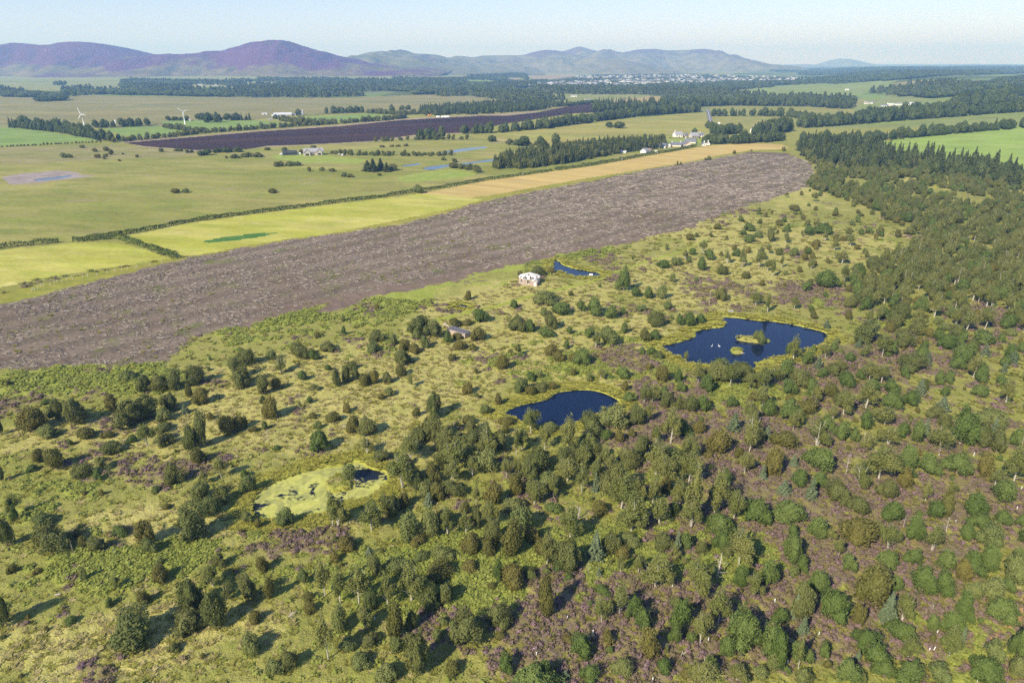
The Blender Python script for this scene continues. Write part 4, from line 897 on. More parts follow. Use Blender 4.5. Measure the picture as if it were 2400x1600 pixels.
# belts: polyline of bases in pixels, tree height px, rows, kind, spacing m
def belt(pts, hpx, rows, kind, spc, rowgap=5.0, zone='belt'):
    P = [at(a, b) for a, b in pts]; W = [np.array([p[0][0], p[1][0]]) for p in P]
    for a, b in zip(W[:-1], W[1:]):
        L = np.linalg.norm(b - a); n = max(1, int(L / spc)); t = (b - a) / L; nn = np.array([-t[1], t[0]]); nn = nn if nn @ a > 0 else -nn
        for r in range(rows):
            for k in range(n):
                q = a + t * spc * (k + random.uniform(-.3, .3) + .5 * (r % 2)) + nn * (rowgap * r + random.uniform(-1, 1))
                d = (q[1] * cp + CAM_H * sp) / FOC; H = hpx * d * (random.uniform(.75, 1.12) if kind != 'f' else random.uniform(.45, 1.1))
                wr = {'h': .85, 'f': .36, 'o': .9, 'p': .8, 's': .9, 'w': 1.1, 'b': .55}[kind]
                kk_ = 'f' if kind == 'h' and random.random() < .10 else kind; H *= random.uniform(.82, 1.12)
                add_rec(kk_, q[0], q[1], .5 * H if kk_ != kind else max(H * wr, spc * .8) * random.uniform(.85, 1.15), H, zone)
belt([(27,299),(100,306),(170,316),(232,330),(280,333)], 24, 2, 'h', 9, 8)
belt([(272,334),(400,322),(476,313),(612,303),(800,290),(900,283),(960,276)], 13, 2, 'o', 7, 6)
belt([(218,300),(290,298),(374,294)], 19, 2, 'h', 9, 8)
belt([(384,300),(430,307),(478,311)], 13, 2, 'o', 7, 6)
belt([(545,283),(597,281)], 17, 2, 'f', 6, 6)
belt([(655,284),(730,290),(800,288)], 13, 2, 'o', 7, 6)
belt([(764,267),(862,264)], 16, 2, 'h', 10, 8)
belt([(864,266),(940,270),(1000,268)], 13, 2, 'o', 8, 6)
belt([(1088,314),(1176,311),(1278,301),(1400,285),(1500,272),(1652,262)], 23, 2, 'h', 10, 8)
belt([(980,327),(1062,326)], 29, 2, 'h', 10, 8); belt([(880,332),(975,328),(1120,327)], 12, 1, 'o', 7)
belt([(780,360),(812,364),(940,366),(1010,366),(1080,363)], 11, 2, 'o', 6, 7); belt([(900,345),(980,342)], 7, 1, 's', 8)
belt([(1190,340),(1300,342)], 14, 1, 'o', 8)
belt([(7,345),(120,339),(248,333)], 5, 1, 's', 3.2)
belt([(1876,334),(1960,334),(2085,328),(2220,315),(2402,300),(2700,280)], 24, 2, 'h', 9, 8)
belt([(1880,300),(2000,292),(2100,284),(2400,262),(2700,240)], 28, 2, 'h', 10, 8)
belt([(1990,284),(2100,270),(2400,238)], 22, 2, 'h', 11, 9)
belt([(2240,250),(2300,238),(2420,222)], 26, 1, 'h', 12, 9)
belt([(1655,338),(1720,338),(1800,333),(1842,328)], 26, 2, 'h', 8, 7); belt([(1680,318),(1740,312)], 24, 2, 'h', 8, 7); belt([(1780,318),(1860,306)], 30, 2, 'h', 9, 8)
belt([(1660,300),(1690,312)], 18, 1, 'h', 8)
belt([(1672,273),(1760,272),(1850,274),(1900,282)], 18, 2, 'h', 10, 9)
belt([(1400,262),(1500,257),(1600,252),(1700,248),(1900,250),(1990,256)], 22, 2, 'h', 11, 10); belt([(1402,252),(1500,245)], 20, 2, 'f', 8, 8)
belt([(1320,250),(1400,240)], 8, 2, 'h', 12, 10)
# the tall spruces in front of the bright field
belt([(1872,352),(1900,362),(1960,372),(2040,384)], 34, 1, 'f', 8, 7, 'spruce'); belt([(2050,386),(2130,392),(2230,398),(2290,410),(2340,420),(2420,440)], 40, 1, 'f', 8, 6, 'spruce')
belt([(2060,372),(2160,380),(2300,392)], 40, 2, 'f', 7, 6, 'spruce'); belt([(1890,345),(2000,350),(2080,360)], 32, 2, 'f', 8, 7, 'spruce')

# areas: polygon in pixels filled at a spacing with a mix of kinds
def area(poly, spc, mixk, zone, avoid=0.8, keep=1.0, clump=0.0):
    poly = np.array(poly, float); gx, gy, _ = at(poly[:, 0], poly[:, 1])
    x0, x1, y0, y1 = gx.min(), gx.max(), gy.min(), gy.max()
    xs, ys = np.meshgrid(np.arange(x0, x1, spc), np.arange(y0, y1, spc)); xs = xs + (RNG.random(xs.shape) - .5) * spc * .95; ys = ys + (RNG.random(xs.shape) - .5) * spc * .95
    xs = xs.ravel(); ys = ys.ravel(); px, py, _ = proj(xs, ys, base_height(xs, ys)); ok = pip(px, py, poly)
    if keep < 1: ok &= RNG.random(xs.shape) < keep
    if clump > 0: ok &= fbm(xs, ys, 22, 3, 91) > clump
    xs = xs[ok]; ys = ys[ok]
    ks = list(mixk.keys()); pr = np.array([mixk[k][0] for k in ks]); pr = pr / pr.sum()
    for x, y in zip(xs, ys):
        if avoid:
            d = np.hypot(hand_xy[:, 0] - x, hand_xy[:, 1] - y)
            if (d < hand_xy[:, 2] * .5 * avoid + spc * .28).any(): continue
        k = ks[RNG.choice(len(ks), p=pr)]; H = RNG.uniform(mixk[k][1], mixk[k][2])
        w = {'b': .62, 'o': .9, 's': .85, 'w': 1.05, 'p': .85, 'c': .6, 'f': .42, 'h': .8, 'd': .4}[k] * RNG.uniform(.85, 1.2)
        bad = False
        for kk in ('island', 'round', 'duckweed', 'hut'):
            P = pond_world[kk]
            if abs(x - P[:, 0].mean()) < 60 and abs(y - P[:, 1].mean()) < 60:
                if pip(np.array([x]), np.array([y]), P)[0] or seg_dist(np.array([x]), np.array([y]), P)[0] < .3 * H * w + .6: bad = True
        if not bad: add_rec(k, x, y, H * w, H, zone)
DENSE = {'b': (.42, 5, 8.5), 'o': (.27, 4, 7), 's': (.10, 2.5, 4.5), 'w': (.07, 3, 4.5), 'p': (.13, 4, 6.5), 'c': (.01, 3.5, 5)}
DFAR = {'b': (.34, 4.5, 8), 'o': (.34, 3.5, 7), 's': (.08, 2.5, 4.5), 'w': (.08, 3, 4.5), 'p': (.14, 4, 6.5)}
area([(1930,405),(2060,402),(2200,410),(2420,440),(2420,520),(2150,520),(2060,500),(1960,465),(1900,440),(1900,415)], 5.4, DFAR, 'forest', keep=1.0, clump=.33)
area([(2060,505),(2150,520),(2420,520),(2420,700),(2300,690),(2080,640),(2130,600),(2160,560)], 4.9, DENSE, 'forest', clump=.27)
area([(1960,655),(2060,610),(2140,600),(2300,690),(2420,700),(2420,745),(2240,715),(2060,735),(1990,720),(1985,690)], 5.2, DENSE, 'forest', clump=.24)
area([(1990,720),(2060,735),(2240,715),(2420,745),(2420,800),(2200,800),(1980,770)], 6.2, DENSE, 'forest', keep=.75)
HE = {'b': (.38, 4.5, 7.5), 'p': (.28, 3, 5.5), 's': (.14, 1.5, 3.2), 'w': (.06, 2, 3.5), 'c': (.07, 2.5, 5), 'o': (.07, 3.5, 5.5)}
area([(1950,800),(2420,790),(2420,1210),(1900,1100),(1700,1000),(1560,960),(1560,900),(1640,870),(1760,870),(1900,830)], 6.3, HE, 'heathwood', keep=.85)
area([(1500,960),(1700,1000),(1900,1100),(2420,1210),(2420,1620),(1330,1620),(1420,1300),(1640,1230)], 5.4, HE, 'heathwood', keep=.42)
LO = {'b': (.42, 5.5, 8), 'w': (.18, 3, 4.5), 'o': (.2, 3.5, 6), 's': (.2, 2.2, 4)}
area([(1000,1010),(1180,1000),(1300,1010),(1450,985),(1560,960),(1640,1180),(1440,1300),(1200,1310),(900,1280),(880,1180),(960,1080)], 4.7, LO, 'birchwood', keep=.72)
area([(900,1290),(1400,1310),(1340,1480),(1180,1480),(900,1400)], 5.5, LO, 'birchwood', keep=.32)
area([(1868,335),(2040,335),(2100,366),(2230,378),(2350,392),(2430,420),(2430,455),(2300,428),(2150,405),(2050,402),(1950,395),(1880,366)], 7.0, {'f': (.5, 7, 15), 'h': (.28, 6, 11), 'o': (.22, 5, 9)}, 'sprucewood', 0)
# scattered young trees on the grass
SAP = {'s': (.4, .5, 1.7), 'p': (.3, .5, 1.7), 'w': (.2, .6, 1.5), 'b': (.1, 1.5, 3.2)}
area([(1500,930),(1950,800),(2420,790),(2420,1620),(1250,1620),(1350,1300)], 4.0, SAP, 'sapling', .6, keep=.34)
area([(620,1230),(1000,1010),(1500,930),(1350,1300),(1250,1620),(880,1620)], 4.5, SAP, 'sapling', .6, keep=.22)
SC_ = {'s': (.4, 1, 2.4), 'p': (.3, 1, 2.6), 'w': (.2, 1, 2), 'b': (.1, 2.5, 5)}
area([(1560,560),(1760,500),(1900,430),(2060,510),(2120,590),(1960,650),(1930,740),(1780,700),(1600,640)], 9, {'s': (.35, 1.5, 3.6), 'p': (.22, 2, 4.5), 'b': (.28, 3.5, 7), 'o': (.1, 2.5, 4.5), 'w': (.05, 2, 3)}, 'scatter', keep=.42)
area([(1180,700),(1500,650),(1640,640),(1900,720),(1640,730),(1540,780),(1480,860),(1240,880),(1150,800)], 8, SC_, 'scatter', keep=.10)
area([(500,780),(800,700),(1000,760),(1150,800),(1150,900),(1000,1000),(700,1000),(420,900)], 8, SC_, 'scatter', keep=.12)
area([(0,880),(400,900),(700,1000),(560,1100),(0,1100)], 8, SC_, 'scatter', keep=.12)
area([(0,1100),(560,1100),(600,1240),(800,1240),(900,1600),(0,1600)], 6, {'s': (.5, .6, 1.6), 'w': (.3, .7, 1.6), 'p': (.2, .6, 1.8)}, 'scatter', keep=.13)
area([(1880,360),(1960,380),(2060,400),(2060,420),(1920,420)], 7, {'b': (.5, 4, 7), 'o': (.5, 4, 6)}, 'scatter', keep=.6)
# plantation beside the ochre field and the wood edge behind the peat field
area([(1157,397),(1225,397),(1290,389),(1346,381),(1450,360),(1556,348),(1560,330),(1420,337),(1290,352),(1190,368),(1160,382)], 5.0, {'f': (.75, 7, 10), 'o': (.25, 6, 9)}, 'plantation', 0)
area([(985,257),(1100,249),(1258,241),(1333,246),(1258,260),(1135,268),(995,272)], 10, {'f': (.6, 9, 13), 'h': (.4, 8, 12)}, 'plantation', 0)

REC = [r for r in REC if r[2] > 20]
xs = np.array([r[1] for r in REC]); ys = np.array([r[2] for r in REC]); zs = ground_z(xs, ys)
px, py, pd = proj(xs, ys, zs)
for i, r in enumerate(REC):
    r[3] = float(max(zs[i], -0.3)); H = r[5]
    inview = -60 < px[i] < 2460 and 0 < py[i] and py[i] - H * FOC / pd[i] * .9 < 1600
    r[6] = float(r[4] * H * (FOC / pd[i]) ** 2) if inview else 0.0
    r.append(float(px[i])); r.append(float(py[i]))
NAMEK = {'b': ('birch_tree', 'birch', 'crown', 'trunk'), 'o': ('broadleaf_tree', 'tree', 'crown', 'trunk'), 's': ('shrub', 'shrub', 'foliage', 'stem'), 'w': ('willow_bush', 'bush', 'foliage', 'stem'),
 'p': ('pine_tree', 'pine', 'crown', 'trunk'), 'c': ('young_spruce', 'spruce', 'crown', 'trunk'), 'f': ('tall_spruce', 'spruce', 'crown', 'trunk'), 'h': ('shelterbelt_tree', 'tree', 'crown', 'trunk'), 'd': ('dead_tree', 'dead tree', 'branches', 'trunk')}
LOOK = {'b': 'olive-green birch with pale trunk', 'o': 'dark green rounded broadleaf tree', 's': 'brownish olive rounded shrub', 'w': 'grey-green loose willow bush', 'p': 'rich green bushy pine',
 'c': 'blue-green young spruce', 'f': 'dark narrow spruce', 'h': 'dark round-headed tree', 'd': 'bare bleached dead tree'}
GRP = {'b': 'birches on the moss', 'o': 'dark broadleaf trees on the moss', 's': 'rounded shrubs on the moss', 'w': 'willow bushes on the moss', 'p': 'pines on the moss', 'c': 'young blue-green spruces on the moss',
 'f': 'tall dark spruces', 'h': 'shelterbelt trees around the fields', 'd': 'dead trees on the moss'}
LM = [('duckweed pond', 750, 1150), ('round pond', 1315, 955), ('island pond', 1740, 805), ('roofless hut', 1243, 655), ('ruined shed', 1075, 778), ('hut pool', 1350, 632), ('grey houses', 720, 360),
 ('wind turbines', 320, 290), ('village', 1580, 335), ('peat field', 800, 315), ('plantation', 1350, 370), ('barley field', 1300, 430), ('bright field', 2280, 350)]
usedl = {}
def where(px, py):
    n, lx, ly = min(LM, key=lambda m: math.hypot((m[1] - px), (m[2] - py) * 1.4))
    dx = px - lx; dy = py - ly
    s = ('right of' if dx > 0 else 'left of') if abs(dx) > abs(dy) * 1.2 else ('below' if dy > 0 else 'above')
    return s + ' the ' + n
def place_tree(r, idx):
    k = r[0]; nm, cat, cn, tn = NAMEK[k]; cr, tr, W, H = PROTO[k][idx]
    e = bpy.data.objects.new(nm, None); COL.objects.link(e); e.empty_display_size = .5
    e.location = (r[1], r[2], r[3] - .05); e.rotation_euler = (0, 0, random.uniform(0, 6.28)); sw = r[4] / W * random.uniform(.88, 1.12); e.scale = (sw * random.uniform(.9, 1.1), sw * random.uniform(.9, 1.1), r[5] / H * 1.04)
    size = 'small' if r[5] < 2.2 else ('low' if r[5] < 3.5 else ('tall' if r[5] > 7.5 else 'medium'))
    if k in 'fh': size = 'tall'
    fx, fy = int(round(min(max(r[8], 0), 2400) / 24)), int(round(min(max(r[9], 0), 1600) / 16))
    lb = f"{size} {LOOK[k]} {where(r[8], r[9])}, {fx}% across, {fy}% down"
    n = usedl.get(lb, 0); usedl[lb] = n + 1
    if n: 
        lb = f"{size} {LOOK[k]} at {min(max(r[8],0),2400)/24:.1f}% across and {min(r[9],1600)/16:.1f}% down the photo"
    tag(e, lb, cat, GRP[k])
    new_obj(tn, tr, e); new_obj(cn, cr, e)
masses = {}
byk = {}
for r in REC: byk.setdefault(r[0], []).append(r)
for k, L in byk.items():
    L.sort(key=lambda r: -r[6])
    for j, r in enumerate(L):
        np_ = len(PROTO[k]); idx = (hash((round(r[1], 1), round(r[2], 1))) & 0xffff) % np_
        if k == 'b' and np_ > 1:
            asp = r[4] / max(r[5], .1); idx = 5 if asp < .42 else idx % 5
        if j < 298 and r[6] > 0: place_tree(r, idx)
        elif r[6] > 0 or r[7] != 'hand': masses.setdefault((k, 'far'), []).append((r, idx))
MN = {'b': 'birch_woodland', 'o': 'broadleaf_woodland', 's': 'shrub_cover', 'w': 'willow_scrub', 'p': 'pine_woodland', 'c': 'spruce_regrowth', 'f': 'spruce_plantation', 'h': 'shelterbelt_woodland', 'd': 'dead_wood'}
ML = {'b': 'olive birch woodland massed on the right side of the moss', 'o': 'dark green woodland and belts beyond the fields', 's': 'small brownish shrubs dotted over the moss', 'w': 'low grey-green willow scrub over the moss',
 'p': 'green pines mixed through the dense woodland on the right', 'c': 'blue-green spruce regrowth among the birches', 'f': 'dark spruce plantations in the middle distance', 'h': 'dark shelterbelt woods between the fields', 'd': 'dead trees'}
for (k, _), L in masses.items():
    prot = PROTO[k]; P = [(r[1], r[2], r[3] - .05) for r, i in L]
    S = [(r[4] / prot[i][2], r[4] / prot[i][2], r[5] / prot[i][3]) for r, i in L]
    scatter_stuff(MN[k], [p[0] for p in prot], P, S, RNG.random(len(L)) * 6.28, [i for r, i in L], ML[k], 'woodland')
    nr = [(r, i) for r, i in L if r[9] > 560]
    if k in 'b' and nr:
        scatter_stuff('birch_trunks', [p[1] for p in prot], [(r[1], r[2], r[3] - .05) for r, i in nr], [(r[4] / prot[i][2], r[4] / prot[i][2], r[5] / prot[i][3]) for r, i in nr], np.zeros(len(nr)), [i for r, i in nr], 'pale birch trunks showing between the massed crowns on the right', 'woodland')
print("RECORDS", {k: len(v) for k, v in byk.items()})

# ------------------------------------------------------------------ far woods seen as masses
def far_wood(name, polys, spc, hs, label, conif=.25, holes=()):
    P = []; S = []; I = []
    for poly in polys:
        poly = np.array(poly, float); gx, gy, _ = at(poly[:, 0], poly[:, 1])
        xs, ys = np.meshgrid(np.arange(gx.min(), gx.max(), spc), np.arange(gy.min(), gy.max(), spc)); xs = (xs + (RNG.random(xs.shape) - .5) * spc).ravel(); ys = (ys + (RNG.random(ys.shape) - .5) * spc).ravel()
        px, py, _ = proj(xs, ys, base_height(xs, ys)); ok = pip(px, py, poly)
        for h in holes: ok &= ~pip(px, py, h)
        xs = xs[ok]; ys = ys[ok]
        n_ = fbm(xs, ys, 500, 3, 201); ok = n_ > .34; xs = xs[ok]; ys = ys[ok]
        zz = base_height(xs, ys); m = len(xs); c = (fbm(xs, ys, 160, 2, 77) < .30 + conif * .5); i = np.where(c, 2, RNG.integers(0, 2, m))
        h = hs * (.75 + .5 * RNG.random(m)) * (.8 + .4 * fbm(xs, ys, 90, 2, 8)); w = spc * (.095 + .05 * RNG.random(m)) + .35
        P.append(np.stack([xs, ys, zz - .3], 1)); S.append(np.stack([w, w, h / 10.0], 1)); I.append(i)
    P = np.concatenate(P); S = np.concatenate(S); I = np.concatenate(I)
    print(name, len(P))
    scatter_stuff(name, FAR_M, P, S, RNG.random(len(P)) * 6.28, I, label, 'woodland')
HOLES = [[(221,208),(300,207),(367,210),(360,215),(225,214)], [(401,201),(440,198),(520,200),(558,206),(540,214),(470,214)], [(561,196),(590,191),(640,192),(686,202),(640,205),(570,203)],
 [(816,186),(921,186),(921,191),(816,191)], [(1094,187),(1190,190),(1186,198),(1090,197)], [(1186,182),(1232,184),(1234,194),(1186,192)], [(1156,207),(1258,206),(1256,216),(1156,214)], [(1234,174),(1350,174),(1350,192),(1234,192)],
 [(1226,198),(1340,186),(1400,176),(1650,176),(1770,184),(1889,188),(1700,200),(1500,207),(1300,207)], [(965,207),(990,206),(990,214),(965,213)], [(700,196),(820,194),(880,196),(800,199)]]
far_wood('distant_woods', [[(145,228),(146,212),(285,212),(285,192),(420,186),(640,186),(800,189),(900,186),(1080,186),(1110,179),(1200,176),(1420,178),(1500,184),(1760,186),(1900,190),(2040,176),(2100,180),(2060,186),(1893,198),(1720,212),(1650,223),(1450,222),(1240,220),(1150,224),(1045,227),(1000,222),(760,229),(600,229),(225,222)]],
 21, 11, 'dark blue-green woods across the valley below the hills', .3, HOLES)
far_wood('distant_wood_strips', [[(0,228),(0,214),(50,218),(100,224),(145,224),(145,229)], [(90,236),(150,232),(150,237),(90,239)], [(1893,192),(2040,172),(2150,165),(2420,160),(2420,172),(2200,179),(2060,192),(1950,198)],
 [(2037,218),(2080,203),(2200,195),(2290,200),(2420,180),(2420,196),(2300,216),(2210,232),(2100,226)], [(1110,226),(1250,228),(1330,234),(1250,240),(1140,232)], [(1660,243),(1800,236),(1995,232),(2000,252),(1800,244),(1664,249)], [(1560,222),(1700,220),(1800,232),(1700,240),(1560,236)],
 [(1780,165),(2300,157),(2420,158),(2420,164),(2100,168),(1900,178)]], 17, 11, 'dark wood strips between the upland fields', .3)
# ------------------------------------------------------------------ ground cover close to the camera
def clump_mesh(kind, seed, mat):
    rng = np.random.default_rng(seed)
    if kind == 'dome':
        n = 22; d = rand_unit(n, rng); d[:, 2] = np.abs(d[:, 2]) + .25; C = d * np.array([.42, .42, .34]) * (.7 + .4 * rng.random((n, 1))); Nn = d + rng.normal(size=(n, 3)) * .4; sz = .12
    elif kind == 'frond':
        n = 18; a = rng.random(n) * 6.28; r = .5 * rng.random(n) ** .6; C = np.stack([np.cos(a) * r, np.sin(a) * r, .20 + .18 * rng.random(n) - r * .2], 1); Nn = np.stack([np.cos(a) * .3, np.sin(a) * .3, 1.2 + 0 * a], 1) + rng.normal(size=(n, 3)) * .25; sz = .15
    else:
        n = 14; a = rng.random(n) * 6.28; r = .16 * rng.random(n); L = .26 + .16 * rng.random(n)
        b = np.stack([np.cos(a) * r, np.sin(a) * r, .04 + 0 * a], 1); t = b + np.stack([np.cos(a) * L, np.sin(a) * L, L * .38], 1); w = np.stack([-np.sin(a), np.cos(a), 0 * a], 1) * .10
        V = np.stack([b - w, b + w, t + w * .4, t - w * .4], 1).reshape(-1, 3); return mesh_np('clump', V, np.arange(4 * n).reshape(n, 4), mat)
    Nn /= np.linalg.norm(Nn, axis=1)[:, None]
    V, F = leaf_quads(C, Nn, sz * (.7 + .6 * rng.random(n)), rng); return mesh_np('clump', V, F, mat)
G_HE = leaf_mat("heather_flowers", (.21, .17, .09), (.29, .19, .195), .3, .05, .9)
G_BR = leaf_mat("bracken_fronds", (.30, .345, .07), (.39, .415, .10), .4, .08, .3)
G_ST = leaf_mat("straw_grass", (.40, .34, .13), (.50, .43, .19), .4, .05, .2)
G_GR = leaf_mat("olive_grass", (.29, .285, .06), (.37, .35, .085), .45, .05, .2)
G_SE = leaf_mat("bank_sedge", (.33, .33, .06), (.45, .41, .09), .4, .05, .2)
pts = []
for r1, r2, dens, scl in ((60, 120, 4.0, 1.0), (120, 190, 2.4, 1.1), (190, 300, .95, 1.5), (300, 430, .28, 2.2)):
    n = int(math.radians(102) / 2 * (r2 * r2 - r1 * r1) * dens); q = np.sqrt(RNG.random(n) * (r2 * r2 - r1 * r1) + r1 * r1); a = np.radians(RNG.random(n) * 102 - 51)
    pts.append(np.stack([q * np.sin(a), q * np.cos(a), np.full(n, scl)], 1))
pts = np.concatenate(pts); gx, gy, gs = pts.T; gz = ground_z(gx, gy)
qx, qy, _ = proj(gx, gy, gz)
onmoss = np.ones(len(gx), bool)
for nm, mt, jit, poly in REG:
    if nm in ('felled_wood_ground', 'hay_meadow_ground', 'unmown_strip_ground', 'barley_field_ground', 'path', 'footpath', 'rough_pasture_ground', 'heather_edge_ground'): onmoss &= ~pip(qx, qy, poly)
h_, b_, s_ = cover(gx, gy); l_ = lushness(gx, gy); dry = gz > -.12
u = RNG.random(len(gx)); ok = onmoss & dry
tz = 0.34 * (fbm(gx, gy, 1.5, 2, 71) - 0.5) + 0.35 * (fbm(gx, gy, 6.0, 2, 73) - 0.5) * (1 - l_) + .2 * h_ + .2 * b_
zz = gz + tz * smooth(420, 120, np.hypot(gx, gy)) - .05
def put(name, m, mat, kind, label, lo, hi):
    P = np.stack([gx, gy, zz], 1)[m]; k = len(P); v = gs[m] * (lo + (hi - lo) * RNG.random(k))
    scatter_stuff(name, [clump_mesh(kind, 10 + i, mat) for i in range(3)], P, np.stack([v, v, v * (.8 + .4 * RNG.random(k))], 1), RNG.random(k) * 6.28, RNG.integers(0, 3, k), label, 'ground cover')
mh = ok & (l_ < .4) & (u < h_ * .38); mb_ = ok & (l_ < .4) & ~mh & (u < b_ * .8); ms_ = ok & (l_ < .4) & ~mh & ~mb_ & (u < .03 + .10 * s_); rest = ok & (l_ < .4) & ~mh & ~mb_ & ~ms_
put('heather', mh, G_HE, 'dome', 'purple and brown heather growing in patches over the moss', .7, 1.5)
put('bracken', mb_ | (rest & (u < .07)), G_BR, 'frond', 'yellow-green bracken spreading between the trees', .7, 1.6)
put('dry_grass', ms_, G_ST, 'blade', 'pale straw-coloured grass tussocks', .8, 1.7)
put('rough_grass', rest & (u > .9), G_GR, 'blade', 'olive green grass tussocks', .8, 1.7)
put('pond_sedge', ok & (l_ >= .4) & (u < .9), G_SE, 'blade', 'bright yellow-green sedge around the pond banks', .9, 1.6)

# felled branches on the cleared strip
def brash_mesh(seed, mats):
    rng = random.Random(seed); V = []; F = []; MI = []
    for i in range(6):
        a = rng.gauss(.2, 1.1); L = rng.uniform(.25, .95); w = rng.uniform(.03, .075); x, y, z = rng.uniform(-1, 1), rng.uniform(-1, 1), rng.uniform(.08, .45); t = rng.uniform(-.15, .15)
        c, s = math.cos(a), math.sin(a); b = len(V)
        V += [(x - c * L + s * w, y - s * L - c * w, z - t), (x - c * L - s * w, y - s * L + c * w, z - t), (x + c * L - s * w * .5, y + s * L + c * w * .5, z + t), (x + c * L + s * w * .5, y + s * L - c * w * .5, z + t), (x - c * L, y - s * L, z - t + w * 1.6), (x + c * L, y + s * L, z + t + w)]
        F += [(b, b + 3, b + 5, b + 4), (b + 1, b + 4, b + 5, b + 2), (b, b + 1, b + 2, b + 3)]; m = 0 if rng.random() < .6 else 1; MI += [m] * 3
    return mesh_np('brash', V, F, mats, False, None, MI)
DEADP = simple_mat("grey_dead_branches", (.40, .34, .28), .9, .05, .3, 3); DEADD = simple_mat("dark_dead_branches", (.12, .085, .07), .9, .05, .3, 3)
fel = [r[3] for r in REG if r[0] == 'felled_wood_ground'][0]
n = 260000; q = np.sqrt(RNG.random(n) * (700 ** 2 - 150 ** 2) + 150 ** 2); a = np.radians(RNG.random(n) * 76 - 40); bx, by = q * np.sin(a), q * np.cos(a); bz = base_height(bx, by)
qx, qy, _ = proj(bx, by, bz); ok = pip(qx, qy, fel) & (RNG.random(n) < .25 + .75 * smooth(.35, .65, fbm(bx, by, 9, 3, 5)))
ok &= RNG.random(n) < np.clip(300 / q, .1, 1) ** 1.6 * .6
k = int(ok.sum()); v = np.clip(q[ok] / 400, .8, 1.2) * (.7 + .6 * RNG.random(k))
scatter_stuff('brash', [brash_mesh(i, [DEADP, DEADD]) for i in range(4)], np.stack([bx, by, bz], 1)[ok], np.stack([v, v, v * .8], 1), RNG.normal(size=k) * .5 + .1, RNG.integers(0, 4, k), 'grey felled branches strewn over the cleared strip', 'brash')
print('brash', k, 'cover', len(gx))
tf = pip(qx, qy, fel) & (fbm(bx, by, 12, 3, 15) > .6) & (RNG.random(n) < .09); k = int(tf.sum())
scatter_stuff('regrowth', [clump_mesh('blade', 30 + i, G_GR) for i in range(2)], np.stack([bx, by, bz], 1)[tf], np.full((k, 3), 1.3) * (.6 + RNG.random((k, 1))), RNG.random(k) * 6, RNG.integers(0, 2, k), 'green tufts growing back on the felled strip', 'grass')

# ------------------------------------------------------------------ hedges
def hedge(pts, h, w, label, dens=26):
    P = [at(a, b) for a, b in pts]; W = [(p[0][0], p[1][0], p[2][0]) for p in P]; C = []; Nn = []
    rng = np.random.default_rng(abs(int(pts[0][0])) + 5)
    for a, b in zip(W[:-1], W[1:]):
        a = np.array(a); b = np.array(b); L = np.linalg.norm(b - a); k = int(L * dens * h / 2); t = rng.random(k); c = a + (b - a) * t[:, None]
        c[:, 2] = base_height(c[:, 0], c[:, 1]); nn = np.array([-(b - a)[1], (b - a)[0], 0]) / L; ang = rng.random(k) * math.pi; hh = h * (.7 + .6 * vnoise(c[:, 0] / 4, c[:, 1] / 4, 9)); r = .75 + .35 * rng.random(k)
        off = np.cos(ang) * w / 2 * r; z = np.abs(np.sin(ang)) ** .6 * hh * r
        c = c + nn * off[:, None]; c[:, 2] += z + .05; C.append(c); v = nn * np.cos(ang)[:, None]; v[:, 2] = np.sin(ang); Nn.append(v + rng.normal(size=(k, 3)) * .4)
    C = np.concatenate(C); Nn = np.concatenate(Nn); Nn /= np.linalg.norm(Nn, axis=1)[:, None]
    o = np.array(W[0]); V, F = leaf_quads(C - o, Nn, .30 * (.7 + .6 * rng.random(len(C))), rng)
    tag(new_obj('hedge', mesh_np('hedge', V, F, L_HEDGE), None, tuple(o)), label, 'hedge', 'field hedges')
hedge([(-60,587),(0,582),(70,575),(139,568)], 2.2, 2.4, 'dark hedge at the left edge above the small hay meadow')
hedge([(170,566),(200,563),(279,552),(330,543),(442,521),(540,507),(646,494),(720,484),(800,474),(900,462),(985,448)], 2.0, 2.2, 'long dark hedge along the top of the large hay meadow')
hedge([(990,447),(1060,437),(1140,422),(1220,412),(1293,401)], 1.9, 2.0, 'dark hedge along the left half of the barley field')
hedge([(1300,400),(1360,392),(1400,385),(1450,377),(1506,366),(1570,356),(1632,343)], 2.4, 2.4, 'dark hedge between the barley field and the village')
hedge([(180,567),(230,563),(272,558),(300,566),(325,574),(343,581)], 2.4, 2.6, 'bushy hedge curving down between the two hay meadows')
hedge([(352,584),(375,592),(395,600),(415,607)], 2.8, 3.0, 'thick short hedge at the lower end between the hay meadows')
hedge([(660,275),(720,273),(762,269),(815,266)], 2.0, 2.5, 'thin dark hedge behind the white farmhouse', 8)
hedge([(236,302),(300,297),(374,295)], 1.8, 2.5, 'dark hedge on the far side of the small green pasture', 8)
hedge([(1568,324),(1610,326),(1660,325)], 1.2, 1.5, 'low hedge in front of the white village house', 12)

